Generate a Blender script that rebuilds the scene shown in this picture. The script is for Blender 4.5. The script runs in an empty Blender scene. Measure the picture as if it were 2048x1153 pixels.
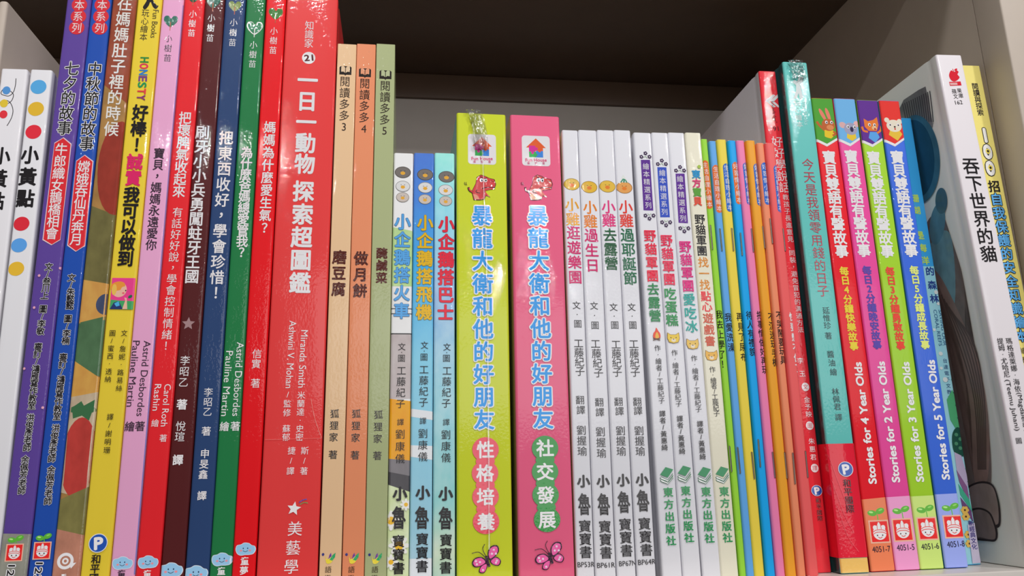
import bpy, bmesh, math, random
from mathutils import Vector, Matrix

scene = bpy.context.scene
C = scene.collection
random.seed(7)

# ------------------------------------------------------------------ camera
F_PX, CX, CY = 1586.0, 1024.0, 576.5
DIST, EYE = 0.40, 0.0533
def unit(v): return v.normalized()
Yc = unit(Vector((-224.0, 381.6, F_PX)))
Xc = unit(Vector(((F_PX * F_PX + 381.6 * 63) / 224, 63.0, F_PX)))
Zc = unit(Xc.cross(Yc))
CAM = Vector((0.0, -DIST, EYE))
cam_data = bpy.data.cameras.new('camera')
cam_data.sensor_width = 36.0
cam_data.lens = F_PX / 2048 * 36.0
cam_data.clip_start = 0.01
cam = bpy.data.objects.new('camera', cam_data)
C.objects.link(cam)
cam.matrix_world = Matrix(((Xc.x, -Xc.y, -Xc.z, CAM.x),
                           (Yc.x, -Yc.y, -Yc.z, CAM.y),
                           (Zc.x, -Zc.y, -Zc.z, CAM.z),
                           (0, 0, 0, 1)))
scene.camera = cam
def ray(px, py):
    d = Vector((px - CX, py - CY, F_PX))
    return Vector((Xc.dot(d), Yc.dot(d), Zc.dot(d)))
def at(px, py, y=0.0):
    r = ray(px, py)
    return CAM + r * ((y - CAM.y) / r.y)

# ------------------------------------------------------------------ light
scene.view_settings.view_transform = 'Standard'
scene.view_settings.look = 'None'
scene.view_settings.gamma = 1.0
scene.view_settings.use_curve_mapping = False
scene.view_settings.exposure = -0.14

world = bpy.data.worlds.new('shop_surroundings')
scene.world = world
world.use_nodes = True
bg = world.node_tree.nodes['Background']
bg.inputs[0].default_value = (1.0, 0.975, 0.96, 1)
bg.inputs[1].default_value = 0.13

def lamp(name, az, el, dist, size, power, col, target=(0.08, 0.0, 0.13)):
    a, e = math.radians(az), math.radians(el)
    d = Vector((math.sin(a) * math.cos(e), -math.cos(a) * math.cos(e), math.sin(e)))
    l = bpy.data.lights.new(name, 'AREA')
    l.shape = 'DISK'; l.size = size; l.energy = power; l.color = col
    o = bpy.data.objects.new(name, l); C.objects.link(o)
    o.location = Vector(target) + d * dist
    o.rotation_euler = (-d).to_track_quat('-Z', 'Y').to_euler()
    return o
lamp('ceiling_spotlight', 11, 20, 2.6, 0.036, 7.0, (1.0, 0.985, 0.975), (0.03, 0, 0.13))
lamp('ceiling_spotlight', -15, 33, 2.6, 0.036, 7.0, (1.0, 0.985, 0.975), (-0.05, 0, 0.13))
lamp('ceiling_spotlight', 40, 42, 2.6, 0.10, 20.0, (1.0, 0.985, 0.975))
lamp('ceiling_spotlight', -25, 62, 2.2, 0.20, 15.0, (1.0, 0.985, 0.975))
front_fill = lamp('front_fill_light', 16, 5, 4.0, 3.4, 46.0, (1.0, 0.985, 0.985))  # unseen broad fill, added to brighten the back panel and spines
front_fill.data.shape = 'RECTANGLE'; front_fill.data.size_y = 1.5

# ------------------------------------------------------------------ materials
def lin(c):
    return tuple(((v / 255) / 12.92 if v / 255 <= 0.04045 else ((v / 255 + 0.055) / 1.055) ** 2.4) for v in c)
ALB = 0.74
def albedo(c):
    v = [x / ALB for x in lin(c)]; k = min(1.0, 0.90 / max(max(v), 1e-6))
    return tuple(x * k for x in v) + (1.0,)
MATS = {}
def mat(col, film=0, rough=0.42, noise=0.0, ramp=None, metal=0.0, key=''):
    k = (tuple(col), film, rough, noise, str(ramp), metal, key)
    if k in MATS: return MATS[k]
    m = bpy.data.materials.new('print'); m.use_nodes = True
    nt = m.node_tree; p = nt.nodes['Principled BSDF']
    p.inputs['Base Color'].default_value = albedo(col)
    p.inputs['Roughness'].default_value = rough
    p.inputs['Metallic'].default_value = metal
    p.inputs['Specular IOR Level'].default_value = 0.12
    def tex(scale, sc=(1, 1, 1), detail=4.0):
        tc = nt.nodes.new('ShaderNodeTexCoord'); mp = nt.nodes.new('ShaderNodeMapping')
        mp.inputs['Scale'].default_value = sc
        n = nt.nodes.new('ShaderNodeTexNoise'); n.inputs['Scale'].default_value = scale; n.inputs['Detail'].default_value = detail
        nt.links.new(tc.outputs['Object'], mp.inputs[0]); nt.links.new(mp.outputs[0], n.inputs['Vector'])
        return n
    base = None
    if ramp:                                   # printed colour bands or blends along the height of the book
        tc = nt.nodes.new('ShaderNodeTexCoord'); sx = nt.nodes.new('ShaderNodeSeparateXYZ')
        mr = nt.nodes.new('ShaderNodeMapRange'); mr.inputs['From Max'].default_value = ramp[0]
        cr = nt.nodes.new('ShaderNodeValToRGB')
        nt.links.new(tc.outputs['Object'], sx.inputs[0]); nt.links.new(sx.outputs['Z'], mr.inputs['Value']); nt.links.new(mr.outputs[0], cr.inputs[0])
        el = cr.color_ramp.elements
        for i, (pos, c) in enumerate(ramp[1]):
            e = el[i] if i < 2 else el.new(pos)
            e.position = pos; e.color = albedo(c)
        base = cr.outputs[0]
        nt.links.new(base, p.inputs['Base Color'])
    if noise:                                  # watercolour / paper mottling of the print
        n = tex(160, (1, 1, 0.6), 6.0)
        mx = nt.nodes.new('ShaderNodeMix'); mx.data_type = 'RGBA'; mx.blend_type = 'OVERLAY'
        mx.inputs['Factor'].default_value = noise
        if base: nt.links.new(base, mx.inputs['A'])
        else: mx.inputs['A'].default_value = albedo(col)
        nt.links.new(n.outputs['Fac'], mx.inputs['B']); nt.links.new(mx.outputs['Result'], p.inputs['Base Color'])
    if film:                                   # shrink film / gloss laminate with fine creases
        p.inputs['Coat Weight'].default_value = 0.28 if film == 1 else 0.62
        p.inputs['Coat Roughness'].default_value = 0.07 if film == 1 else 0.035
        n = tex(900 if film == 1 else 800, (1, 1, 0.8), 2.0); big = tex(45, (1, 1, 0.7), 1.0)
        mr = nt.nodes.new('ShaderNodeMapRange'); mr.interpolation_type = 'SMOOTHSTEP'
        mr.inputs['From Min'].default_value = 0.42; mr.inputs['From Max'].default_value = 0.66
        mr.inputs['To Min'].default_value = 0.08 if film == 1 else 0.30; mr.inputs['To Max'].default_value = 0.35 if film == 1 else 1.0
        ml = nt.nodes.new('ShaderNodeMath'); ml.operation = 'MULTIPLY'
        b = nt.nodes.new('ShaderNodeBump'); b.inputs['Strength'].default_value = 0.22
        b.inputs['Distance'].default_value = 0.001
        nt.links.new(big.outputs['Fac'], mr.inputs['Value'])
        nt.links.new(n.outputs['Fac'], ml.inputs[0]); nt.links.new(mr.outputs[0], ml.inputs[1])
        nt.links.new(ml.outputs[0], b.inputs['Height']); nt.links.new(b.outputs[0], p.inputs['Coat Normal'])
    MATS[k] = m
    return m

def surface(name, col, rough, nscale, namt, bump=0.0, spec=0.3):
    m = bpy.data.materials.new(name); m.use_nodes = True
    nt = m.node_tree; p = nt.nodes['Principled BSDF']
    p.inputs['Roughness'].default_value = rough; p.inputs['Specular IOR Level'].default_value = spec
    tc = nt.nodes.new('ShaderNodeTexCoord'); n = nt.nodes.new('ShaderNodeTexNoise')
    n.inputs['Scale'].default_value = nscale; n.inputs['Detail'].default_value = 5
    nt.links.new(tc.outputs['Object'], n.inputs['Vector'])
    mx = nt.nodes.new('ShaderNodeMix'); mx.data_type = 'RGBA'
    a = albedo(col); mx.inputs['A'].default_value = tuple(v * (1 - namt) for v in a[:3]) + (1,)
    mx.inputs['B'].default_value = tuple(min(.9, v * (1 + namt)) for v in a[:3]) + (1,)
    nt.links.new(n.outputs['Fac'], mx.inputs['Factor']); nt.links.new(mx.outputs['Result'], p.inputs['Base Color'])
    if bump:
        b = nt.nodes.new('ShaderNodeBump'); b.inputs['Strength'].default_value = bump; b.inputs['Distance'].default_value = 0.0005
        nt.links.new(n.outputs['Fac'], b.inputs['Height']); nt.links.new(b.outputs[0], p.inputs['Normal'])
    return m
M_SHELF = surface('light_grey_laminate', (184, 178, 172), 0.33, 90, 0.04, 0.05, 0.5)
M_PANEL = surface('grey_laminate', (176, 164, 152), 0.45, 60, 0.05, 0.05)
M_BACK = surface('grey_back_board', (160, 154, 148), 0.5, 50, 0.04)
M_DARK = surface('darkened_board', (74, 58, 47), 0.35, 40, 0.12, 0.05)  # shade of the upper board's unlit underside is put into this dark colour
M_PAGE = surface('page_edges', (225, 220, 208), 0.7, 900, 0.05, 0.2)
M_STEEL = mat((150, 145, 140), rough=0.3, metal=1.0, key='steel')

def film_material():
    m = bpy.data.materials.new('clear_shrink_film'); m.use_nodes = True
    nt = m.node_tree; nt.nodes.clear()
    out = nt.nodes.new('ShaderNodeOutputMaterial'); mx = nt.nodes.new('ShaderNodeMixShader')
    tr = nt.nodes.new('ShaderNodeBsdfTransparent'); gl = nt.nodes.new('ShaderNodeBsdfGlossy'); gl.inputs['Roughness'].default_value = 0.22
    fr = nt.nodes.new('ShaderNodeFresnel'); fr.inputs['IOR'].default_value = 1.5
    ad = nt.nodes.new('ShaderNodeMath'); ad.inputs[1].default_value = 0.16
    nt.links.new(fr.outputs[0], ad.inputs[0]); nt.links.new(ad.outputs[0], mx.inputs[0])
    nt.links.new(tr.outputs[0], mx.inputs[1]); nt.links.new(gl.outputs[0], mx.inputs[2]); hz = nt.nodes.new('ShaderNodeMixShader'); hz.inputs[0].default_value = 0.05
    df = nt.nodes.new('ShaderNodeBsdfDiffuse'); df.inputs[0].default_value = (0.85, 0.85, 0.85, 1)
    nt.links.new(mx.outputs[0], hz.inputs[1]); nt.links.new(df.outputs[0], hz.inputs[2]); nt.links.new(hz.outputs[0], out.inputs[0])
    return m
M_FILM = film_material()

# ------------------------------------------------------------------ mesh helpers
def link_mesh(name, verts, faces, mats, fmat=None, parent=None, smooth=None):
    me = bpy.data.meshes.new(name)
    me.from_pydata(verts, [], faces)
    for m in mats: me.materials.append(m)
    if fmat: me.polygons.foreach_set('material_index', fmat)
    if smooth is not None:
        me.polygons.foreach_set('use_smooth', [True] * len(me.polygons))
        me.set_sharp_from_angle(angle=math.radians(smooth))
    me.update()
    o = bpy.data.objects.new(name, me); C.objects.link(o)
    if parent: o.parent = parent
    return o

def box_obj(name, x0, x1, y0, y1, z0, z1, m, parent=None, bevel=0.0):
    bm = bmesh.new(); bmesh.ops.create_cube(bm, size=1)
    for v in bm.verts:
        v.co = Vector((x0 if v.co.x < 0 else x1, y0 if v.co.y < 0 else y1, z0 if v.co.z < 0 else z1))
    if bevel: bmesh.ops.bevel(bm, geom=bm.edges[:], offset=bevel, segments=3, profile=0.5, affect='EDGES')
    me = bpy.data.meshes.new(name); bm.to_mesh(me); bm.free(); me.materials.append(m)
    if bevel:
        me.polygons.foreach_set('use_smooth', [True] * len(me.polygons)); me.set_sharp_from_angle(angle=math.radians(35))
    o = bpy.data.objects.new(name, me); C.objects.link(o)
    if parent: o.parent = parent
    return o

# ------------------------------------------------------------------ bookcase
case = bpy.data.objects.new('bookcase', None); C.objects.link(case)
case.location = (0, 0, 0)
case['label'] = 'grey laminate bookcase whose shelf holds the row of children\'s books'
case['category'] = 'bookcase'
box_obj('shelf_board', -0.47, 0.359, -0.0173, 0.285, -0.022, 0.0, M_SHELF, case, 0.0008)
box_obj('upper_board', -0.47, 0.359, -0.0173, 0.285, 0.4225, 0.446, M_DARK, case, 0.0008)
box_obj('back_panel', -0.47, 0.359, 0.285, 0.293, -0.022, 0.446, M_BACK, case)
box_obj('back_top_strip', -0.47, 0.359, 0.281, 0.285, 0.398, 0.4225, M_DARK, case, 0.0005)  # thin dark strip along the top of the back panel
sp = box_obj('side_panel', 0.359, 0.383, 0.0045, 0.293, -0.022, 0.446, M_PANEL, case)
box_obj('face_stile', 0.3588, 0.400, -0.0173, 0.0040, -0.022, 0.446, M_PANEL, case, 0.0010)
box_obj('side_panel', -0.494, -0.47, -0.0173, 0.293, -0.022, 0.446, M_PANEL, case, 0.0008)

# ------------------------------------------------------------------ glyphs
GLYPH = {}
_fc = bpy.data.curves.new('glyph_source', 'FONT'); _fc.resolution_u = 3
def glyph(s):
    if s not in GLYPH:
        _fc.body = s
        o = bpy.data.objects.new('glyph_source', _fc); m = o.to_mesh()
        GLYPH[s] = ([(v.co.x, v.co.y) for v in m.vertices], [tuple(p.vertices) for p in m.polygons])
        o.to_mesh_clear(); bpy.data.objects.remove(o)
    return GLYPH[s]

def catmull(pts, closed, n=6):
    out = []; k = len(pts)
    rng = range(k) if closed else range(k - 1)
    for i in rng:
        if closed: p0, p1, p2, p3 = pts[i - 1], pts[i], pts[(i + 1) % k], pts[(i + 2) % k]
        else: p0, p1, p2, p3 = pts[max(0, i - 1)], pts[i], pts[i + 1], pts[min(k - 1, i + 2)]
        for j in range(n):
            t = j / n
            out.append(tuple(0.5 * ((2 * p1[a]) + (-p0[a] + p2[a]) * t + (2 * p0[a] - 5 * p1[a] + 4 * p2[a] - p3[a]) * t * t
                                    + (-p0[a] + 3 * p1[a] - 3 * p2[a] + p3[a]) * t ** 3) for a in (0, 1)))
    if not closed: out.append(tuple(pts[-1]))
    return out

def clip_poly(poly, lo, hi, axis):
    for sign, lim in ((1, hi), (-1, -lo)):
        res = []
        for i in range(len(poly)):
            a, b = poly[i - 1], poly[i]
            da, db = lim - sign * a[axis], lim - sign * b[axis]
            if (da >= 0) != (db >= 0):
                t = da / (da - db); res.append((a[0] + (b[0] - a[0]) * t, a[1] + (b[1] - a[1]) * t))
            if db >= 0: res.append(b)
        poly = res
        if not poly: return poly
    return poly

def tri_fill(poly):
    bm = bmesh.new()
    vs = [bm.verts.new((p[0] * 1000, p[1] * 1000, 0)) for p in poly]
    try: f = bm.faces.new(vs)
    except ValueError:
        bm.free(); return [], []
    r = bmesh.ops.triangulate(bm, faces=[f], ngon_method='EAR_CLIP')
    bm.verts.index_update()
    V = [(v.co.x / 1000, v.co.y / 1000) for v in bm.verts]; Fs = [tuple(v.index for v in f.verts) for f in bm.faces]
    bm.free()
    return V, Fs

BLACK, WHITE, DARK = (28, 25, 28), (236, 234, 236), (45, 40, 42)

# ------------------------------------------------------------------ a book
class Book:
    """L / R: (top x, bottom x) of the spine's edges in the photograph at heights y; turned into metres on the spine's plane."""
    def __init__(s, name, label, cat, edges, top, kind, col, group=None, y0=0.0, depth=0.20, film=1, lean=None, rz=0.0,
                 ramp=None, noise=0.0, side=None, xw=None, hfix=None, page=True):
        xl0, yl0, xl1, yl1, xr0, yr0, xr1, yr1 = edges
        tl, bl, tr, br = at(xl0, yl0, y0), at(xl1, yl1, y0), at(xr0, yr0, y0), at(xr1, yr1, y0)
        la = math.atan2(tl.x - bl.x, tl.z - bl.z); ra = math.atan2(tr.x - br.x, tr.z - br.z)
        s.lean = math.radians(lean) if lean is not None else (la + ra) / 2
        zm = 0.16
        def xat(a, b): return b.x + (a.x - b.x) * (zm - b.z) / (a.z - b.z)
        xl, xr = xat(tl, bl), xat(tr, br)
        if xw: xl, xr = xw
        s.t = (xr - xl) - 0.0003
        s.h = hfix or at(xl0 * .5 + xr0 * .5, top, y0).z
        xc = (xl + xr) / 2 - math.tan(s.lean) * zm
        s.root = bpy.data.objects.new(name, None); C.objects.link(s.root)
        lift = abs(math.sin(s.lean)) * s.t / 2 + 0.0002
        s.root.location = (xc, y0, lift)
        s.root.rotation_euler = (0, s.lean, math.radians(rz))
        s.root['label'] = label; s.root['category'] = cat
        if group: s.root['group'] = group
        s.mw = Matrix.Translation(s.root.location) @ s.root.rotation_euler.to_matrix().to_4x4()
        s.inv = s.mw.inverted()
        s.h -= lift
        s.kind, s.film, s.depth = kind, film, depth
        s.r = {'hard': 0.0011, 'soft': 0.0005, 'booklet': min(0.30 * s.t, 0.0015), 'box': 0.0014}[kind]
        s.parts = {}; s.n = 0; s.slices = None
        s.cover(col, ramp, noise, side)
        if kind != 'box' and page:
            c = {'hard': 0.0019, 'soft': 0.0004, 'booklet': 0.0003}[kind]
            g = 0.003 if kind == 'hard' else 0.0002
            box_obj('page_block', -s.t / 2 + c + .0001, s.t / 2 - c - .0001, max(c + 0.0008, s.r * (kind == 'booklet') + .0003), depth - g, g, s.h - g, M_PAGE, s.root)
    # cover: a folded case (spine, two boards, hinge grooves) or a closed box
    def cover(s, col, ramp, noise, side):
        t, r, d = s.t / 2, s.r, s.depth
        half = []                                            # from spine middle to the back, outer line
        half.append((0.0, 0.0))
        if t - r > 0.0004: half.append(((t - r) * 0.55, 0.0))
        for i in range(7):
            a = math.pi / 2 * i / 6
            half.append((t - r + r * math.sin(a), r - r * math.cos(a)))
        if s.kind == 'hard':
            g = min(0.0006, t * 0.15)
            half += [(t, .0042), (t - g * .5, .0055), (t - g, .0070), (t - g * .5, .0085), (t, .0100)]
        half.append((t, d * 0.5)); half.append((t, d))
        line = [(-x, y) for x, y in reversed(half[1:])] + half
        m = len(line)
        nrm = []
        for i in range(m):
            a, b = line[max(0, i - 1)], line[min(m - 1, i + 1)]
            dx, dy = b[0] - a[0], b[1] - a[1]; L = math.hypot(dx, dy) or 1
            nrm.append((-dy / L, dx / L))                     # points inward
        bev = 0.0006 if s.kind in ('hard', 'box') else 0.00025
        zs = [(0, bev), (bev * .3, bev * .3), (bev, 0), (s.h - bev, 0), (s.h - bev * .3, bev * .3), (s.h, bev)]
        V, Fc, fm = [], [], []
        for z, off in zs:
            for (x, y), (nx, ny) in zip(line, nrm): V.append((x + nx * off, y + ny * off, z))
        k = len(zs)
        def rim(i): return i
        for j in range(k - 1):
            for i in range(m - 1):
                a = j * m + i; Fc.append((a, a + 1, a + 1 + m, a + m))
                xm = (line[i][1] + line[i + 1][1]) / 2
                fm.append(1 if xm > r * 1.02 else 0)
        if s.kind == 'box':
            Fc.append(tuple(range(m - 1, -1, -1))); fm.append(1)
            Fc.append(tuple((k - 1) * m + i for i in range(m))); fm.append(0)
            for j in range(k - 1):
                Fc.append((j * m + m - 1, j * m, (j + 1) * m, (j + 1) * m + m - 1)); fm.append(1)
        else:
            c = {'hard': 0.0018, 'soft': 0.00035, 'booklet': 0.00025}[s.kind]
            off = len(V); inner = []
            for (x, y) in line:                               # inner line kept parallel and simple
                sx = 1 if x > 0 else -1
                xi = min(abs(x), t - c) * sx if abs(x) > 1e-9 else 0.0
                inner.append((xi, max(y, c)))
            for z in (0.0, s.h):
                for x, y in inner: V.append((x, y, z))
            for i in range(m - 1):
                a = off + i; Fc.append((a + 1, a, a + m, a + m + 1)); fm.append(2)
                Fc.append((i + 1, i, off + i, off + i + 1)); fm.append(1)
                b = (k - 1) * m + i; Fc.append((b, b + 1, off + m + i + 1, off + m + i)); fm.append(0)
            for e in (0, m - 1):
                seq = [j * m + e for j in range(k)] + [off + m + e, off + e]
                Fc.append(tuple(seq if e else seq[::-1])); fm.append(1)
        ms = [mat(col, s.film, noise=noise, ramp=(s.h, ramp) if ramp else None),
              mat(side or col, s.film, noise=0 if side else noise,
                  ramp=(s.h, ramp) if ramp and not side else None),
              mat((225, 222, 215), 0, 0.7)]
        s.cover_obj = link_mesh('cover', V, Fc, ms, fm, s.root, 32)
    # photograph pixel -> spine coordinates (u across, v up)
    def uv(s, px, py):
        o = s.inv @ CAM; d = s.inv.to_3x3() @ ray(px, py)
        p = o - d * (o.y / d.y)
        return (p.x, p.z)
    def left_uv(s, px, py):
        o = s.inv @ CAM; d = s.inv.to_3x3() @ ray(px, py)
        k = (-s.t / 2 - o.x) / d.x; p = o + d * k
        return (p.y, p.z)
    def scale(s, px, py):
        a, b = s.uv(px - 5, py), s.uv(px + 5, py); c, d = s.uv(px, py - 5), s.uv(px, py + 5)
        return (math.hypot(b[0] - a[0], b[1] - a[1]) / 10, math.hypot(c[0] - d[0], c[1] - d[1]) / 10)
    def lift(s, k=1): s.n += k; return 0.00005 + (s.n - k + 1) * 0.000006
    def put(s, part, V2, Fs, col, lift=None, face='spine', noise=0.0, film=None, m=None):
        lift = lift if lift is not None else s.lift()
        acc = s.parts.setdefault(part, ([], [], [], []))
        mt = m or mat(col, s.film if film is None else film, noise=noise)
        if mt not in acc[2]: acc[2].append(mt)
        e = s.t / 2; ym = e - s.r
        if face == 'spine' and V2 and max(abs(p[0]) for p in V2) > ym:
            e2 = e - 3e-5; cuts = [-e2, -e + s.r * .12, -e + s.r * .4, -ym, ym, e - s.r * .4, e - s.r * .12, e2]
            nV, nF = [], []
            for f in Fs:
                tri = [V2[i] for i in f]; lo, hi = min(p[0] for p in tri), max(p[0] for p in tri)
                for a, c2 in zip(cuts, cuts[1:]):
                    if hi <= a or lo >= c2: continue
                    q = clip_poly(tri, a, c2, 0) if (lo < a or hi > c2) else tri
                    if len(q) < 3: continue
                    nF.append(tuple(range(len(nV), len(nV) + len(q)))); nV += q
            V2, Fs = nV, nF
        mi = acc[2].index(mt); off = len(acc[0])
        for u, v in V2:
            if face == 'spine':
                u = max(-e + 2e-5, min(e - 2e-5, u))
                y = 0.0
                if abs(u) > ym: y = s.r - math.sqrt(max(0.0, s.r ** 2 - (abs(u) - ym) ** 2))
                acc[0].append((u, y - lift, v))
            else:
                acc[0].append((-e - lift, u, v))
        for f in Fs:
            acc[1].append(tuple(off + i for i in f)); acc[3].append(mi)
    def key(s, part):
        if part.endswith('emblem') or part.endswith('badge'): return part
        s.kn = getattr(s, 'kn', 0) + 1
        return part + '#%d' % s.kn
    def pts(s, pts, o=None):
        if o is None: return [s.uv(*p) for p in pts]
        c = s.uv(*o); k = s.scale(*o)
        return [(c[0] + p[0] * k[0], c[1] - p[1] * k[1]) for p in pts]
    def P(s, part, pts, col, o=None, smooth=False, noise=0.0, film=None):
        q = s.pts(pts, o)
        if smooth: q = catmull(q, True)
        e = s.t / 2 - 4e-5
        q = clip_poly(q, -e, e, 0)
        if len(q) < 3: return
        q = clip_poly(q, 0.0004, s.h - 0.0004, 1)
        if len(q) < 3: return
        V, Fs = tri_fill(q)
        if part in ('cover_print', 'spine_print'): part = s.key(part)
        s.put(part, V, Fs, col, noise=noise, film=film)
    def E(s, part, cx, cy, rx, ry, col, rot=0.0, o=None, film=None, noise=0.0):
        if o is None: o = (cx, cy); cx = cy = 0
        a = math.radians(rot); n = 28; pts = []
        for i in range(n):
            x, y = rx * math.cos(2 * math.pi * i / n), ry * math.sin(2 * math.pi * i / n)
            pts.append((cx + x * math.cos(a) - y * math.sin(a), cy + x * math.sin(a) + y * math.cos(a)))
        s.P(part, pts, col, o, film=film, noise=noise)
    def S(s, part, pts, w, col, o=None, smooth=True, closed=False, face='spine'):
        q = s.pts(pts, o) if face == 'spine' else [s.left_uv(*p) for p in pts]
        if smooth: q = catmull(q, closed, 5)
        k = s.scale(*(o or pts[0]))[0] if face == 'spine' else 0.00026
        V, Fs = [], []; n = len(q)
        for i in range(n):
            a = q[i - 1] if (i or closed) else q[i]; b = q[(i + 1) % n] if (i < n - 1 or closed) else q[i]
            dx, dy = b[0] - a[0], b[1] - a[1]; L = math.hypot(dx, dy) or 1
            hw = w * k / 2
            V += [(q[i][0] - dy / L * hw, q[i][1] + dx / L * hw), (q[i][0] + dy / L * hw, q[i][1] - dx / L * hw)]
        for i in range(n if closed else n - 1):
            j = (i + 1) % n; Fs.append((2 * i, 2 * i + 1, 2 * j + 1, 2 * j))
        s.put(part, V, Fs, col, face=face)
    # full-width printed zone between two photograph heights (left y, right y each)
    def Z(s, part, ya, yb, col, noise=0.0, film=None):
        e = s.t / 2; us = [-e, -e + s.r * .15, -e + s.r * .5, -e + s.r, 0, e - s.r, e - s.r * .5, e - s.r * .15, e]
        def vat(y, side):
            if y is None: return None
            x = s.midpx(y); return s.uv(x, y)[1]
        def line(y):
            yl, yr = (y, y) if not isinstance(y, tuple) else y
            vl, vr = vat(yl, 0), vat(yr, 1)
            if not isinstance(y, tuple): vl = vr = s.uv(s.midpx(y), y)[1]
            return lambda u: max(0.0004, min(s.h - 0.0004, vl + (vr - vl) * (u + e) / (2 * e)))
        fa, fb = line(ya), line(yb); V = []; Fs = []
        for i, u in enumerate(us):
            V += [(u, fa(u)), (u, fb(u))]
            if i: Fs.append((2 * i - 2, 2 * i - 1, 2 * i + 1, 2 * i))
        s.put(s.key(part), V, Fs, col, noise=noise, film=film)
    def midpx(s, y):
        p0 = s.mw @ Vector((0, 0, 0)); p1 = s.mw @ Vector((0, 0, s.h))
        def proj(p):
            d = p - CAM; dc = Vector((Xc.x * d.x + Yc.x * d.y + Zc.x * d.z, Xc.y * d.x + Yc.y * d.y + Zc.y * d.z, Xc.z * d.x + Yc.z * d.y + Zc.z * d.z))
            return CX + F_PX * dc.x / dc.z, CY + F_PX * dc.y / dc.z
        a, b = proj(p0), proj(p1); k = (y - a[1]) / (b[1] - a[1])
        return a[0] + (b[0] - a[0]) * k
    # text: characters from (x0, y0) to (x1, y1), centre to centre, upright on the spine
    def T(s, part, text, x0, y0, x1, y1, size, col, wt=0.0, out=None, ow=0.07, asp=1.0, dx=0.0):
        n = len(text); cols = col if isinstance(col, list) else [col]
        base = s.lift(4 if out else 1); top = s.lift(3)
        part = s.key(part)
        for i, ch in enumerate(text):
            if ch in ' 　': continue
            k = i / (n - 1) if n > 1 else 0
            px, py = x0 + (x1 - x0) * k, y0 + (y1 - y0) * k
            c = s.uv(px, py); sc = s.scale(px, py); G = glyph(ch)
            if not G[0]: continue
            if ch in '，。·．！？/／1234567890':
                xs = [g[0] for g in G[0]]; ys = [g[1] for g in G[0]]
                ox, oy = (min(xs) + max(xs)) / 2, (min(ys) + max(ys)) / 2
            else: ox, oy = 0.5, 0.38
            w, h = size * sc[0] * asp, size * sc[1]
            def lay(r, nn, cc, lf):
                for j in range(max(1, nn)):
                    a = 2 * math.pi * j / max(1, nn) + 0.4; ex, ey = (r * math.cos(a), r * math.sin(a)) if nn else (0, 0)
                    lf += 1.7e-6
                    V = [(c[0] + (gx - ox + ex) * w, c[1] + (gy - oy + ey) * h) for gx, gy in G[0]]
                    s.put(part, V, G[1], cc, lf + (i % 2) * 8e-7)
            if out: lay(ow + wt, 10, out, base)
            if wt: lay(wt, 6, cols[i % len(cols)], top)
            lay(0, 0, cols[i % len(cols)], top + 12e-6)
    # a line of Latin text whose baseline middle runs from (x0, y0) to (x1, y1)
    def L(s, part, text, x0, y0, x1, y1, size, col, wt=0.0, out=None, ow=0.06):
        a, b = s.uv(x0, y0), s.uv(x1, y1); G = glyph(text)
        xs = [g[0] for g in G[0]]; x_lo, x_hi = min(xs), max(xs)
        D = (b[0] - a[0], b[1] - a[1]); ln = math.hypot(*D); ux, uy = D[0] / ln, D[1] / ln
        kx = ln / (x_hi - x_lo); ky = size * s.scale(x0, y0)[1]
        base = s.lift(4 if out else 1); top = s.lift(3)
        part = s.key(part)
        def lay(r, nn, cc, lf):
            for j in range(max(1, nn)):
                lf += 1.7e-6
                an = 2 * math.pi * j / max(1, nn) + .4; ex, ey = (r * math.cos(an), r * math.sin(an)) if nn else (0, 0)
                V = []
                for gx, gy in G[0]:
                    p, q = (gx - x_lo) * kx + ex * ky, (gy - 0.34 + ey) * ky
                    V.append((a[0] + ux * p - uy * q, a[1] + uy * p + ux * q))
                s.put(part, V, G[1], cc, lf)
        if out: lay(ow + wt, 10, out, base)
        if wt: lay(wt, 6, col, top)
        lay(0, 0, col, top + 12e-6)
    def done(s):
        for name, (V, Fs, ms, fm) in s.parts.items():
            link_mesh(name.split('#')[0], V, Fs, ms, fm, s.cover_obj)

# ------------------------------------------------------------------ printed emblems (drawn around a centre o, in photograph-pixel units, y down)
def cloud(b, x, y, w, word=None):
    o = (x, y); k = w / 40
    blob = [(-19, 1), (-17, -7), (-9, -9), (-3, -12), (6, -11), (12, -7), (18, -5), (20, 2), (16, 9), (8, 11), (0, 11), (-8, 12), (-15, 9)]
    b.P('publisher_emblem', [(p * 1.06 * k, q * 1.1 * k) for p, q in blob], (225, 235, 245), o, True)
    b.P('publisher_emblem', [(p * k, q * k) for p, q in blob], (150, 200, 235), o, True)
    for d in (-1, 1):
        b.E('publisher_emblem', d * 4.5 * k, -1.5 * k, 1.2 * k, 1.6 * k, (40, 60, 90), o=o)
        b.E('publisher_emblem', d * 9 * k, 3 * k, 2.6 * k, 2 * k, (225, 140, 150), o=o)
    b.S('publisher_emblem', [(-5 * k, 3 * k), (0, 5.5 * k), (5 * k, 3 * k)], 1.1 * k, (60, 70, 90), o)
def heart_leaf(b, x, y, w, col, rim=None):
    o = (x, y); k = w / 30
    h = [(0, 12), (-9, 6), (-14, -2), (-12, -9), (-5, -10), (0, -5), (5, -10), (12, -9), (14, -2), (9, 6)]
    if rim: b.P('series_emblem', [(p * k * 1.15, q * k * 1.15) for p, q in h], rim, o, True)
    b.P('series_emblem', [(p * k, q * k) for p, q in h], col, o, True)
    b.S('series_emblem', [(0, 2 * k), (0, 19 * k)], 1.6 * k, rim or (170, 90, 60), o)
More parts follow.
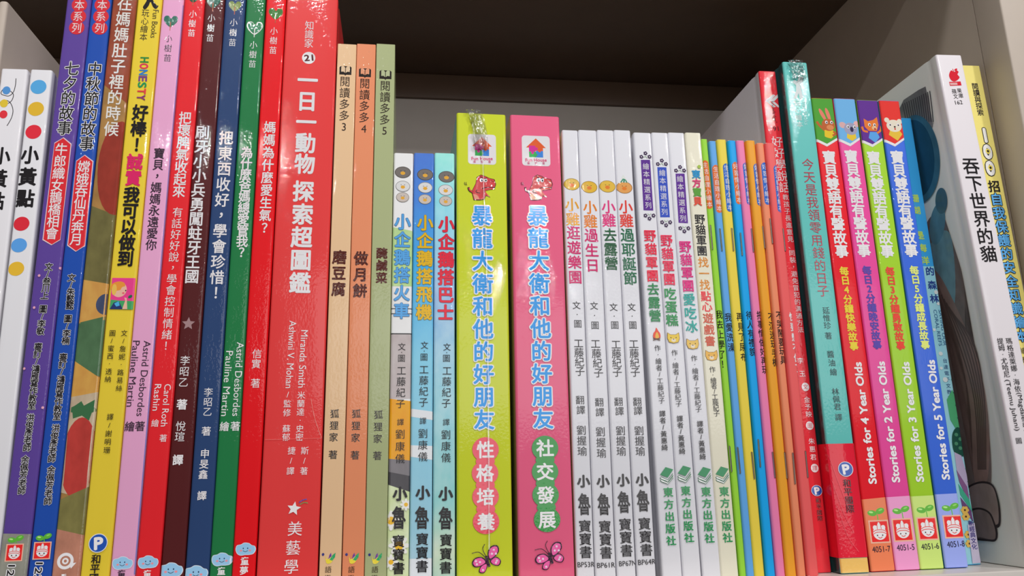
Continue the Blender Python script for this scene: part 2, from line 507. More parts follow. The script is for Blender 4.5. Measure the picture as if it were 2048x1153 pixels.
def sprout(b, x, y, w):
    o = (x, y); k = w / 34
    b.S('publisher_emblem', [(2 * k, 4 * k), (3 * k, 22 * k)], 2 * k, (90, 170, 60), o)
    b.E('publisher_emblem', -8 * k, 2 * k, 9.5 * k, 6 * k, (85, 165, 50), 8, o)
    b.E('publisher_emblem', 9 * k, -2 * k, 9.5 * k, 6 * k, (85, 165, 50), -20, o)
    b.E('publisher_emblem', -10 * k, 0, 4.5 * k, 1.8 * k, (170, 215, 130), 10, o)
    b.E('publisher_emblem', 10 * k, -4 * k, 4.5 * k, 1.8 * k, (130, 195, 90), -20, o)
def baby_stamp(b, x, y, hw, hh):
    o = (x, y)
    def rect(a, c, col): b.P('publisher_emblem', [(-a, -c), (a, -c), (a, c), (-a, c)], col, o)
    rect(hw, hh, (245, 190, 165)); rect(hw * .86, hh * .88, (215, 35, 35))
    b.E('publisher_emblem', 0, hh * .12, hw * .66, hh * .6, WHITE, o=o)
    for dx, a in ((-.36, -30), (0, 0), (.36, 30)):
        b.E('publisher_emblem', dx * hw, -hh * (.42 if dx == 0 else .3), hw * .24, hh * .27, WHITE, a, o)
    b.E('publisher_emblem', 0, -hh * .72, hw * .1, hh * .09, WHITE, o=o)
    b.S('publisher_emblem', [(-hw * .64, hh * .02), (-hw * .3, -hh * .14), (hw * .3, -hh * .14), (hw * .64, hh * .02)], 1.2, (215, 60, 55), o)
    b.S('publisher_emblem', [(-hw * .64, hh * .2), (-hw * .3, hh * .06), (hw * .3, hh * .06), (hw * .64, hh * .2)], 1.2, (215, 60, 55), o)
    for d in (-1, 1):
        b.E('publisher_emblem', d * hw * .26, hh * .32, 1.3, 1.5, (60, 40, 40), o=o)
        b.S('publisher_emblem', [(d * hw * .17, -hh * .7), (d * hw * .2, -hh * .2)], 1.0, (215, 60, 55), o)
    b.S('publisher_emblem', [(-hw * .2, hh * .47), (0, hh * .56), (hw * .2, hh * .47)], 1.2, (200, 60, 55), o)
def p_badge(b, x, y, r, dark=(30, 75, 160)):
    o = (x, y)
    b.E('publisher_emblem', 0, 0, r, r, (225, 228, 235), o=o); b.E('publisher_emblem', 0, 0, r * .92, r * .92, dark, o=o)
    b.L('publisher_emblem', 'P', x - r * .36, y + r * .08, x + r * .46, y - r * .02, r * 1.75, WHITE, .05)
def open_book(b, x, y):
    o = (x, y)
    b.P('series_emblem', [(-12, -6), (-9, -8), (9, -8), (12, -6), (12, 9), (2, 9), (0, 11), (-2, 9), (-12, 9)], (35, 28, 26), o)
    c = b.page_tint
    b.P('series_emblem', [(-8.5, -7.5), (-4, -8), (-.7, -5), (-.7, 5.5), (-4, 3), (-8.5, 3.5)], c, o)
    b.P('series_emblem', [(8.5, -7.5), (4, -8), (.7, -5), (.7, 5.5), (4, 3), (8.5, 3.5)], c, o)
def hummingbird(b, x, y):
    o = (x, y)
    b.E('publisher_emblem', -11, -6, 2.6, 2.8, (35, 35, 110), o=o)
    b.P('publisher_emblem', [(-6, -4), (-3, 4), (6, -2), (10, 4), (4, 12), (-4, 11)], (225, 205, 60), o, True)
    b.P('publisher_emblem', [(0, 4), (2, -5), (5, -9), (6, -2)], (100, 50, 140), o)
    b.P('publisher_emblem', [(2, 5), (8, -4), (14, -9), (13, 0), (8, 7)], (40, 150, 90), o)
def spine_flowers(b, x, y, up):
    part = 'flower_emblem#%d' % up
    for dx, dy in ((-7, 4), (1, -3 if up else 10), (9, 4)):
        o = (x + dx, y + dy)
        for a in range(5):
            b.E(part, 2.4 * math.cos(a * 1.257), 2.4 * math.sin(a * 1.257), 1.7, 1.7, (60, 40, 75), o=o)
        b.E(part, 0, 0, 1.1, 1.1, WHITE, o=o)
    b.S(part, [(x - 3, y + 6 * (1 if up else 0)), (x + 1, y + 3), (x + 4, y + 7 * (1 if up else 0))], 0.9, (120, 150, 110))
def stacked_books(b, x, y):
    o = (x, y); g = (10, 120, 70)
    for dy in (10, 5):
        b.P('publisher_emblem', [(-13, dy - 1), (2, dy + 6), (14, dy - 8), (14, dy - 4), (2, dy + 10), (-11, dy + 4)], (240, 240, 240), o)
        b.S('publisher_emblem', [(13, dy - 7), (2, dy + 6), (-12, dy - 1), (-13, dy + 2), (-11, dy + 4), (2, dy + 9), (13, dy - 4)], 1.2, (20, 90, 60), o, False)
    b.P('publisher_emblem', [(-13, 0), (-1, -15), (14, -10), (2, 6)], g, o)
def cat_face(b, x, y, k, fur):
    o = (x, y)
    b.P('character_emblem', [(-12 * k, 0), (-11 * k, -11 * k), (-5 * k, -7 * k), (5 * k, -7 * k), (11 * k, -11 * k), (12 * k, 0), (9 * k, 8 * k), (0, 10 * k), (-9 * k, 8 * k)], (120, 85, 35), o)
    b.P('character_emblem', [(-11.2 * k, 0), (-10.2 * k, -9.6 * k), (-5 * k, -6.2 * k), (5 * k, -6.2 * k), (10.2 * k, -9.6 * k), (11.2 * k, 0), (8.4 * k, 7.2 * k), (0, 9.2 * k), (-8.4 * k, 7.2 * k)], fur, o)
    b.E('character_emblem', 0, 4 * k, 4.4 * k, 3.2 * k, (240, 225, 200), o=o)
    b.E('character_emblem', 0, 2 * k, 1.2 * k, .9 * k, (70, 50, 40), o=o)
    for d in (-1, 1): b.E('character_emblem', d * 5 * k, -1 * k, .9 * k, 1.2 * k, (60, 45, 35), o=o)
def bird_face(b, x, y, rx, ry, col, beak, part='character_emblem'):
    o = (x, y)
    b.E(part, 0, 0, rx, ry, tuple(int(c * .62) for c in col), o=o)
    b.E(part, 0, 0, rx * .93, ry * .91, col, o=o)
    b.E(part, 0, ry * .15, rx * .3, ry * .3, beak, o=o)
    for d in (-1, 1): b.S(part, [(d * rx * .3, -ry * .28), (d * rx * .16, -ry * .22)], 1.0, (50, 40, 35), o, False)
def puzzle_house(b, x, y):
    o = (x, y); p = 'publisher_emblem'
    def rr(w, h, r, col, dy=0):
        q = []
        for cx, cy, a0 in ((w - r, h - r, 0), (-w + r, h - r, 90), (-w + r, -h + r, 180), (w - r, -h + r, 270)):
            for i in range(5):
                a = math.radians(a0 + 22.5 * i); q.append((cx + r * math.cos(a), cy + r * math.sin(a) + dy))
        b.P(p, q, col, o)
    rr(28, 30, 6, (240, 236, 240))
    b.P(p, [(-20, -6), (0, -25), (20, -6), (14, -6), (14, 0), (-14, 0), (-14, -6)], (230, 95, 45), o)
    b.P(p, [(-14, -10), (-1, -10), (-1, 2), (-14, 2)], (200, 45, 140), o)
    b.P(p, [(-14, 2), (0, 2), (0, 13), (-14, 13)], (60, 165, 85), o)
    b.P(p, [(0, 0), (14, 0), (14, 13), (0, 13)], (60, 125, 205), o)
    b.E(p, 1, -4, 2.8, 2.8, (200, 45, 140), o=o); b.E(p, -7, 4, 2.8, 2.8, (200, 45, 140), o=o)
    b.E(p, 7, 0, 2.8, 2.8, (230, 95, 45), o=o); b.E(p, 0, 8, 2.6, 2.6, (60, 165, 85), o=o)
    b.L(p, 'Fun House', x - 21, y + 18.5, x + 21, y + 18.5, 9.5, (205, 60, 110), .02)
    for i, ch in enumerate('樂智屋'): b.T(p, ch, x - 15 + i * 15, y + 25, x - 15 + i * 15, y + 25, 5.6, (190, 50, 110))
def dinosaur(b, x, y):
    o = (x, y); p = 'character_emblem'; ink = (40, 20, 25); red = (200, 60, 60)
    body = [(-18, 26), (-22, 10), (-14, -6), (-12, -18), (-4, -23), (6, -20), (12, -17), (22, -15), (25, -6), (22, 4), (10, 6), (4, 8), (8, 14), (14, 20), (6, 17), (2, 24), (-6, 26)]
    b.P(p, [(q * 1.05, r * 1.05) for q, r in body], ink, o)
    b.P(p, body, red, o)
    b.P(p, [(-17, 25), (-20, 15), (-12, 17), (-7, 25)], (225, 150, 120), o)
    b.S(p, [(-2, 4), (8, 1), (23, 1)], 1.6, ink, o)
    for q in (-3, 5):
        b.E(p, q, -13, 3.6, 4, WHITE, o=o); b.E(p, q + .8, -12.5, 1.5, 2, ink, o=o)
    b.S(p, [(-6, -20), (0, -17)], 1.5, ink, o); b.S(p, [(8, -18), (3, -16)], 1.5, ink, o)
    for q, r in ((20, -11), (17, -12)): b.E(p, q, r, .9, .9, ink, o=o)
    b.S(p, [(-20, 12), (-27, 8), (-29, 2)], 4.2, ink, o); b.S(p, [(-20, 12), (-26, 8), (-28, 3)], 2.6, red, o)
    b.S(p, [(-12, 6), (-14, 11), (-6, 13)], 1.3, ink, o)
    for q in (-35, -32): b.S(p, [(q, -2), (q - 2, -5), (q - 1, -8)], 1.0, ink, o)
def butterfly(b, x, y):
    o = (x, y); p = 'butterfly_print'; ink = (45, 20, 40); pk = (215, 85, 150)
    wings = [[(0, 4), (-10, -6), (-24, -4), (-30, 6), (-24, 14), (-10, 12)], [(0, 6), (-12, 12), (-16, 24), (-6, 26), (0, 16)],
             [(4, 0), (2, -16), (10, -28), (22, -28), (24, -16), (14, -4)], [(6, 2), (18, -6), (28, 2), (24, 12), (12, 10)]]
    for w in wings:
        m = (sum(q for q, r in w) / len(w), sum(r for q, r in w) / len(w))
        b.P(p, w, ink, o, True); b.P(p, [(m[0] + (q - m[0]) * .8, m[1] + (r - m[1]) * .8) for q, r in w], pk, o, True)
    for q, r in ((-22, 2), (-14, 4), (-20, 8), (-8, 20), (14, -20), (18, -12), (10, -12), (20, 2), (18, 6)): b.E(p, q, r, 2.2, 2.2, (245, 215, 235), o=o)
    b.S(p, [(-2, -8), (5, 14)], 5, ink, o)
    b.S(p, [(-2, -8), (-8, -22), (-4, -32)], 1.2, ink, o); b.S(p, [(-4, -6), (-16, -16), (-30, -14)], 1.2, ink, o)
def knock_dots(b, x, y, dots, part='cover_print'):
    for (dx, dy, r, c) in dots: b.E(part, x + dx, y + dy, r, r, c)

BOOKS = []
def add(b): BOOKS.append(b); b.done(); return b

# ------------------------------------------------------------------ the two white dotted books beside the low divider
b = Book('picture_book', 'white picture book with curly thread drawing, beside the grey divider', 'book', (-6, 139, -112, 1000, 52, 139, -38, 900), 137,
         'hard', (222, 220, 224), 'white dotted picture books', film=2, lean=-0.55, depth=.19, xw=(-.2022, -.1895))
b.S('spine_print', [(32, 157), (31, 170), (27, 184), (18, 192), (6, 190), (2, 186), (8, 178), (20, 182), (27, 190), (22, 203), (8, 210), (0, 206), (8, 200), (20, 205), (26, 220), (23, 236), (14, 252)], 1.4, DARK)
for x, y, c in ((13, 181, (80, 140, 200)), (8, 207, (225, 195, 60)), (7, 229, (215, 50, 60))): b.E('spine_print', x, y, 8, 8, c)
b.T('title_lettering', '小黃點', 3, 312, -9, 402, 37, BLACK, .03)
add(b)
b = Book('picture_book', 'white picture book with blue, yellow and red dots on its spine', 'book', (53, 139, -24, 860, 113, 144, 5, 1065), 139,
         'hard', (222, 221, 225), 'white dotted picture books', film=2, lean=-0.4, depth=.19, xw=(-.1886, -.1779))
for x, y, c in ((77, 174, (85, 165, 220)), (72, 218, (235, 190, 55)), (67, 264, (215, 45, 60)), (43, 448, (205, 40, 55)), (38, 491, (85, 150, 215)), (32.5, 538, (230, 185, 55))):
    b.E('spine_print', x, y, 16, 14, c, -8)
b.T('title_lettering', '小黃點', 60, 310, 51, 397, 37, BLACK, .035)
add(b)

# ------------------------------------------------------------------ festival tales: violet and blue
def festival(label, edges, col, circ, title, tpos, ban, btxt, bpos, txt, foot, num, xs):
    b = Book('picture_book', label, 'book', edges, -20, 'hard', col, 'festival story books', film=2, depth=.215, xw=xs)
    for x, y in circ: b.E('series_badge', x, y, 15.5, 13.5, (205, 45, 55))
    b.T('series_lettering', '本系列', circ[1][0], circ[1][1], circ[3][0], circ[3][1], 21, WHITE)
    b.T('title_lettering', title, *tpos, 30, BLACK, .012, WHITE, .045)
    m = (sum(p[0] for p in ban) / 6, sum(p[1] for p in ban) / 6)
    b.P('banner_print', ban, (225, 200, 205))
    b.P('banner_print', [(m[0] + (p[0] - m[0]) * .93, m[1] + (p[1] - m[1]) * .985) for p in ban], (205, 40, 50))
    b.T('banner_lettering', btxt, *bpos, 26, WHITE, .01)
    for t in txt: b.T('author_lettering', *t, 16.5, BLACK, .03, WHITE, .04)
    return b
b = festival('violet hardcover picture book with a red arrow banner, beside the dotted white book', (135, 0, 7, 1065, 184, 0, 55, 1153), (86, 62, 140),
    [(161, -12), (159, 10), (157, 33), (153.5, 55.5)], '七夕的故事', (144, 137, 129, 256),
    [(127.6, 275), (143.5, 288), (121, 480.6), (103, 491), (85, 480.6), (109, 286)], '牛郎織女鵲橋相會', (123, 299, 104, 467),
    [('文/叁川上', 98, 534, 89.5, 591.6), ('圖/李敏', 86.7, 618.6, 81.5, 662.7), ('審訂/鴻雁寫作教室', 77, 694, 64, 812), ('洪俊彥老師', 61.4, 836, 54.5, 896), ('余佩芳老師', 51, 919.5, 44, 982)],
    None, None, (-.1764, -.1640))
b.Z('cover_print', (1067, 1070), 1190, (128, 128, 118), noise=.5)
for x, y in ((121, 537), (79, 552), (69, 616), (49, 738), (86, 816)): b.E('dot_print', x, y, 2.6, 2.6, (235, 170, 190))
sprout(b, 32, 1079, 30); baby_stamp(b, 29.5, 1106, 17.5, 17.5)
b.L('code_lettering', '123', 24.5, 1131, 19, 1166, 19, BLACK, .02, WHITE, .09)
add(b)
b = festival('blue hardcover picture book with a red arrow banner, beside the violet one', (184, 0, 55, 1153, 225, 0, 104, 1153), (28, 72, 160),
    [(206, -12), (204.6, 10), (202, 33), (199.5, 56)], '中秋節的故事', (190, 138, 173.5, 287),
    [(170, 310), (187, 322.6), (170, 492.7), (151.6, 504), (134.6, 491.7), (152.6, 322)], '嫦娥吞仙丹奔月', (168, 334, 152.6, 479),
    [('文/朱懿懿', 143.5, 556, 140, 612), ('圖/李楠', 136.5, 638, 132, 682), ('審訂/鴻雁寫作教室', 127, 715, 114.5, 833.5), ('洪俊彥老師', 112, 857, 104, 918), ('余佩芳老師', 103, 940, 96.4, 1003)],
    None, None, (-.1640, -.1538))
sprout(b, 88, 1075, 30); baby_stamp(b, 85, 1102, 17.5, 17.5)
b.L('code_lettering', '123', 80, 1126, 74.5, 1162, 19, BLACK, .02, WHITE, .09)
add(b)

# ------------------------------------------------------------------ painted brown spine
b = Book('picture_book', 'hardcover picture book with a painted brown and olive spine, red fruit and brush lettering', 'book', (225, 0, 104, 1153, 277, 0, 162, 1153), -25,
         'hard', (150, 112, 62), film=2, depth=.22, noise=.5, xw=(-.1538, -.1415))
b.Z('cover_print', -20, (170, 205), (140, 66, 44), noise=.5)
b.E('cover_print', 236, 330, 40, 88, (140, 50, 38), noise=.4)
b.Z('cover_print', (412, 430), (560, 568), (102, 96, 56), noise=.5)
b.E('cover_print', 236, 345, 40, 84, (140, 50, 38), noise=.4)
b.Z('cover_print', (560, 568), (648, 640), (190, 142, 72), noise=.4)
b.E('cover_print', 212, 609, 20, 21, (62, 72, 100), noise=.4)
b.P('cover_print', [(150, 648), (215, 632), (205, 756), (175, 745), (140, 722)], (70, 102, 70), noise=.4)
b.Z('cover_print', (722, 756), (795, 785), (188, 140, 68), noise=.4)
b.Z('cover_print', (795, 785), (985, 1000), (172, 154, 130), noise=.5)
b.E('cover_print', 157, 915, 34, 80, (168, 54, 48), noise=.4)
b.P('cover_print', [(130, 822), (150, 812), (163, 803), (168, 812), (190, 800), (188, 815), (196, 822), (184, 826), (178, 842), (164, 832), (146, 838), (145, 826)], (52, 98, 62))
b.Z('cover_print', (1000, 975), (1058, 1072), (112, 106, 60), noise=.5)
b.Z('cover_print', (1058, 1072), 1190, (165, 112, 92), noise=.5)
b.T('title_lettering', '在媽媽肚子裡的時候', 250, 7, 223, 258, 31, (238, 234, 228), .012)
b.E('publisher_emblem', 131, 1123, 16.5, 16.5, WHITE); b.E('publisher_emblem', 131, 1123, 10.5, 10.5, (165, 112, 92))
b.E('publisher_emblem', 131, 1123, 6.5, 6.5, WHITE); b.E('publisher_emblem', 131, 1123, 3, 3, (165, 112, 92))
b.P('publisher_emblem', [(139, 1128), (153, 1126), (142, 1138)], WHITE)
b.L('publisher_lettering', 'i', 128.5, 1148, 128, 1160, 14, WHITE)
add(b)

# ------------------------------------------------------------------ yellow honesty book
b = Book('picture_book', 'yellow hardcover picture book with rainbow capitals and a child\'s portrait on the spine', 'book', (277, 0, 162, 1153, 326, 0, 220, 1153), -22,
         'hard', (240, 212, 62), film=1, depth=.22, xw=(-.1415, -.1288))
b.P('series_emblem', [(286, 14), (293, 2), (297, -14), (304, -14), (306, 0), (313, 10), (317, 12), (312, 18), (306, 14), (301, 4), (297, 12), (290, 19)], BLACK, smooth=True)
b.T('series_lettering', '玩心繪本', 291, 26, 287, 74, 16, DARK)
b.L('series_lettering', 'Fun Books', 312, 20, 306.5, 76, 14, (70, 60, 40))
for i, (ch, c) in enumerate(zip('HONESTY', ((40, 130, 60), (215, 40, 90), (40, 120, 190), (110, 60, 130), (30, 140, 80), (220, 60, 70), (130, 50, 110)))):
    y = 115 + i * 12.6; x = 289.5 - i * 1.15
    b.L('title_lettering', ch, x, y, x - .8, y + 10, 20, c, .03)
b.T('title_lettering', '好棒！', 281, 225.5, 274, 290, 33, BLACK, .03)
b.T('title_lettering', '誠實', 270, 324, 267, 356, 33, (205, 35, 95), .035)
b.T('title_lettering', '我可以做到', 263.6, 390, 251.5, 518, 33, BLACK, .035)
q = 'portrait_print'
b.P(q, [(225, 556.5), (271.5, 557), (266, 620), (219.5, 619)], (215, 60, 130))
b.P(q, [(222, 600), (240, 602), (267.5, 603), (266, 620), (219.5, 619)], (60, 150, 90))
b.E(q, 239, 580, 15, 15, (240, 190, 165)); b.E(q, 236, 573, 15, 9, (235, 150, 60), -12); b.E(q, 229, 580, 5, 11, (240, 195, 90))
b.E(q, 248, 581, 6, 7, (240, 190, 165)); b.E(q, 252, 582, 1.3, 1.6, BLACK); b.E(q, 247, 587, 2.4, 1.8, (225, 100, 110))
b.P(q, [(220, 619), (228, 606), (238, 603), (246, 619)], (35, 50, 100)); b.P(q, [(229, 608), (238, 603), (240, 612), (233, 614)], (70, 160, 205))
b.P(q, [(245, 619), (251, 602), (249, 596), (254, 597), (255, 619)], (240, 190, 165)); b.E(q, 261, 594, 4.5, 3, (30, 100, 70), -30)
b.T('author_lettering', '文/詹妮·路易絲', 249, 667, 238.6, 777, 13.5, BLACK)
b.T('author_lettering', '圖/蜜西·透納', 225.5, 667, 216.5, 759, 13.5, BLACK)
b.T('author_lettering', '譯/謝明珊', 221, 834.5, 214.5, 901, 14, BLACK)
p_badge(b, 197, 1087, 19)
b.T('publisher_lettering', '和平國際', 193, 1119, 186, 1176, 20, BLACK, .02)
add(b)

# ------------------------------------------------------------------ six parenting picture books with a cloud emblem
G6 = 'picture books with a leaf at the top and a cloud at the foot'
def leafbook(label, edges, xs, col, leaf, txt_col, seedling):
    b = Book('picture_book', label, 'book', edges, -22, 'hard', col, G6, film=2, depth=.22, xw=xs)
    heart_leaf(b, *leaf)
    b.T('series_lettering', '小樹苗', *seedling, 16, txt_col)
    return b
K = (52, 38, 52); W_ = (238, 234, 236)
b = leafbook('pink hardcover picture book with black title lettering and a dark green leaf', (326, 0, 220, 1153, 369, 0, 270.5, 1153), (-.1288, -.1178), (220, 158, 195), (341.6, 42, 30, (45, 105, 90)), K, (337, 77, 335, 116))
b.T('title_lettering', '寶貝，媽媽永遠愛你', 318.4, 307, 302.5, 490, 23, K, .015)
b.L('author_lettering', 'Astrid Desbordes', 295, 682, 280, 833, 19, K); b.L('author_lettering', 'Pauline Martin', 273, 682, 260, 814, 19, K)
b.T('author_lettering', '著', 280, 853, 280, 853, 21, K, .01); b.T('author_lettering', '繪', 259.5, 853.6, 259.5, 853.6, 21, K, .01)
b.S('spine_edge', [(366.5, 10), (268.5, 1150)], 1.3, (110, 128, 200), smooth=False)
cloud(b, 245, 1127, 40); b.T('publisher_lettering', '童夢', 243.5, 1149, 241, 1168, 17, K, .02)
add(b)
b = leafbook('red hardcover picture book with two-part white title, between the pink and maroon ones', (369, 0, 270.5, 1153, 410, 0, 319, 1153), (-.1178, -.1070), (216, 34, 42), (387, -6, 28, (40, 80, 60)), W_, (386, 28, 383, 66))
b.T('title_lettering', '把壞脾氣收起來', 370.4, 236, 358, 383, 26, W_, .015)
b.T('title_lettering', '有話好好說，學會控制情緒！', 355.5, 425, 332, 692, 21.5, W_)
b.L('author_lettering', 'Carol Roth', 336, 769, 328, 853.6, 18, W_); b.L('author_lettering', 'Rashin', 316.5, 769, 311.5, 822, 18, W_)
b.T('author_lettering', '著', 326.7, 877, 326.7, 877, 16, W_); b.T('author_lettering', '繪', 310.4, 847, 310.4, 847, 16, W_)
cloud(b, 296, 1125, 40); b.T('publisher_lettering', '童夢', 295, 1149, 293, 1168, 17, W_, .02)
add(b)
b = leafbook('dark maroon hardcover picture book with white title and a pale star', (410, 0, 319, 1153, 449, 0, 368, 1153), (-.1070, -.0965), (78, 26, 28), (426.6, 4, 30, (40, 95, 80)), W_, (423, 36, 420, 76))
b.T('title_lettering', '刷牙小小兵勇闖蛀牙王國', 405, 265, 384, 553, 29.5, W_, .018)
b.P('star_print', [(r * math.sin(i * math.pi / 5), -r * math.cos(i * math.pi / 5)) for i, r in enumerate([13.5, 6.2] * 5)], (150, 120, 122), (377, 648))
b.T('author_lettering', '李昭乙', 370.4, 721.6, 367, 765, 20.5, W_); b.T('author_lettering', '著', 364, 809.5, 364, 809.5, 22, W_, .025)
b.T('author_lettering', '悅瑄', 361.7, 853, 359.7, 874, 21, W_); b.T('author_lettering', '譯', 356, 920.5, 356, 920.5, 22, W_, .025)
cloud(b, 342, 1141, 46)
add(b)
b = leafbook('navy blue hardcover picture book with white title, between the maroon and green ones', (449, 0, 368, 1153, 492, 0, 418, 1153), (-.0965, -.0856), (38, 62, 104), (470, 12, 27, (110, 130, 60)), W_, (467.5, 45, 464.8, 85))
b.T('title_lettering', '把東西收好，學會珍惜！', 452.6, 276, 432, 586, 29.5, W_, .016)
b.T('author_lettering', '李昭乙', 417, 785, 415, 824, 19, W_); b.T('author_lettering', '著', 412.7, 863, 412.7, 863, 19.5, W_, .01)
b.T('author_lettering', '申旻鑫', 410, 908, 406.5, 949.7, 19.5, W_, .01); b.T('author_lettering', '譯', 404, 992, 404, 992, 19.5, W_, .015)
cloud(b, 392, 1146.7, 46)
add(b)
b = leafbook('green hardcover picture book with a white-rimmed leaf and white title', (492, 0, 418, 1153, 532, 0, 463, 1153), (-.0856, -.0754), (28, 112, 62), (509.5, 55.5, 30, (40, 120, 80), (225, 230, 225)), W_, (507, 90, 504.6, 128))
b.T('title_lettering', '為什麼爸媽總愛管我？', 494, 305, 483, 505, 24.5, W_, .022)
b.L('author_lettering', 'Astrid Desbordes', 481, 685, 471.7, 833, 19, W_); b.L('author_lettering', 'Pauline Martin', 459.5, 702.6, 449, 833, 19, W_)
b.T('author_lettering', '著', 470.6, 853, 470.6, 853, 20, W_, .01); b.T('author_lettering', '繪', 449, 853.6, 449, 853.6, 20, W_, .01)
cloud(b, 444, 1119.6, 41); b.T('publisher_lettering', '童夢', 443, 1143, 441.5, 1163, 17, W_, .02)
add(b)
b = leafbook('bright red hardcover picture book between the green leaf book and the thick red book', (532, 0, 463, 1153, 574, 0, 511, 1153), (-.0754, -.0647), (226, 18, 28), (551.5, 27, 30, (70, 120, 60)), W_, (548, 62, 546, 100.6))
b.T('title_lettering', '媽媽為什麼愛生氣？', 540, 255, 529, 456, 25, W_, .018)
b.T('author_lettering', '信實', 514, 708, 512.6, 728, 20, W_); b.T('author_lettering', '著', 511, 767, 511, 767, 20, W_)
cloud(b, 491, 1099, 39); b.T('publisher_lettering', '童夢', 489.7, 1123, 488, 1142, 17.5, W_, .02)
add(b)

# ------------------------------------------------------------------ thick red animal encyclopedia
b = Book('encyclopedia', 'thick tall red hardcover with large white title and the number 21 in a disc', 'book', (574, 0, 511, 1153, 675, 0, 635, 1153), -6,
         'hard', (212, 58, 58), film=2, depth=.23, xw=(-.0645, -.0366), side=(205, 50, 52))
b.T('series_lettering', '知識家', 619, 51, 617.4, 86.7, 19, W_)
b.E('number_badge', 617.4, 116, 13.3, 12, WHITE)
b.L('number_badge', '21', 609, 116.5, 626, 115.5, 17, (80, 25, 30), .04)
b.T('title_lettering', '一日一動物', 615.5, 160.6, 609.7, 328, 42, WHITE, .03)
b.T('title_lettering', '探索超圖鑑', 607, 383, 600, 566, 44, WHITE, .03)
b.L('author_lettering', 'Miranda Smith', 609.4, 661, 603, 776, 19, W_); b.L('author_lettering', 'Ashwini V. Mohan', 586, 642, 578, 777, 19, W_)
b.T('author_lettering', '米蘭達·史密', 602.5, 791, 599, 875, 16.5, W_); b.T('author_lettering', '斯/著', 609.7, 902, 608, 942.7, 16.5, W_)
b.T('author_lettering', '/監修', 575.7, 790, 574, 826, 16.5, W_); b.T('author_lettering', '蘇郁', 573, 858, 572.4, 875, 16.5, W_); b.T('author_lettering', '捷/譯', 583.4, 902, 581, 942.7, 16.5, W_)
b.S('star_print', [(598, 1006), (606, 1001), (614, 999)], 2, (90, 60, 150)); b.S('star_print', [(600, 1010), (608, 1006), (616, 1007)], 1.6, (90, 140, 70))
b.P('star_print', [(r * math.sin(i * math.pi / 5 + .15), -r * math.cos(i * math.pi / 5 + .15)) for i, r in enumerate([14.5, 6.5] * 5)], WHITE, (588, 1018))
b.T('publisher_lettering', '美藝學', 590, 1058, 582.7, 1134, 31, W_)
b.S('film_seam', [(530, 880), (580, 879), (646, 877)], 0.8, (228, 110, 105), smooth=False)
b.S('film_seam', [(622, 798), (630, 838), (643, 876)], 0.8, (235, 150, 140))
add(b)

# ------------------------------------------------------------------ three early readers: beige, orange, sage
def reader(label, edges, xs, col, page, icon, num, s1, title, tp, size, au, zhu, bird, yu):
    b = Book('storybook', label, 'book', edges, 88, 'soft', col, 'three early readers with an open book icon', film=2, depth=.19, xw=xs)
    b.page_tint = page
    open_book(b, *icon)
    b.T('series_lettering', '閱讀多多' + num, *s1, 22, (50, 38, 34))
    b.T('title_lettering', title, *tp, size, (78, 26, 16), .035)
    b.T('author_lettering', '狐狸家', *au, 18.5, (40, 30, 25), .01); b.T('author_lettering', '著', *zhu, *zhu, 18.5, (40, 30, 25), .01)
    hummingbird(b, *bird)
    b.T('publisher_lettering', '語樂', yu[0], yu[1], yu[0] - 1, yu[1] + 17, 14, (60, 45, 30))
    return add(b)
reader('beige paperback reader numbered 3, beside the thick red book', (674, 87, 635, 1153, 712, 87, 681.5, 1153), (-.0362, -.0258), (218, 182, 142), (226, 196, 160), (691, 140.5), '3', (690, 163, 687.8, 254), '磨豆腐', (679, 514.6, 677, 578.7), 29, (669.4, 828, 667, 875), (666, 910), (657, 1115.5), (656.5, 1140))
reader('orange paperback reader numbered 4', (712, 87, 681.5, 1153, 751.6, 88, 727.6, 1153), (-.0258, -.0153), (228, 142, 102), (236, 160, 122), (730, 145), '4', (729.7, 167, 727.6, 257.7), '做月餅', (722, 517, 720, 582), 29, (712.7, 828, 711, 876), (710, 911), (704, 1115.5), (703, 1140))
reader('sage green paperback reader numbered 5', (751.6, 88, 727.6, 1153, 791, 91, 773, 1153), (-.0153, -.0048), (158, 166, 122), (172, 180, 140), (771, 149), '5', (770.6, 171.7, 769, 262), '醃鹹菜', (763.7, 506.6, 763, 556), 23, (757, 830, 755.4, 878), (754.7, 912), (750, 1116), (750, 1140))

# ------------------------------------------------------------------ three small penguin stories
GREY_BIRD = ((112, 106, 102), (205, 205, 205), (190, 180, 172))
def penguin(label, edges, xs, base, ramp, noise, faces, title, tp, tcol, tout, w, g, k, y2, l2, x3, lu, bao, zones=()):
    b = Book('storybook', label, 'book', edges, 306, 'hard', base, 'three small penguin picture books', film=1, depth=.17, xw=xs, ramp=ramp, noise=noise)
    for z in zones: b.Z(*z)
    b.extra = None
    for (x, y, rx, ry), c in zip(faces, GREY_BIRD): bird_face(b, x, y, rx, ry, c, (222, 165, 60))
    b.T('title_lettering', title, *tp, 33, tcol, .022, tout, .022)
    b.T('author_lettering', '文·圖', *w, 16, BLACK); b.T('author_lettering', '工藤紀子', *g, 19.5, BLACK)
    b.T('author_lettering', '譯', *y2, *y2, 14.5, BLACK); b.T('author_lettering', '劉康儀', *l2, 20, BLACK)
    b.T('publisher_lettering', '小', *x3, *x3, 29, BLACK, .045); b.T('publisher_lettering', '魯', *lu, *lu, 48, BLACK, .02, None, 0, .6)
    b.T('publisher_lettering', '寶寶書', *bao, 26, BLACK, .012)
    return b
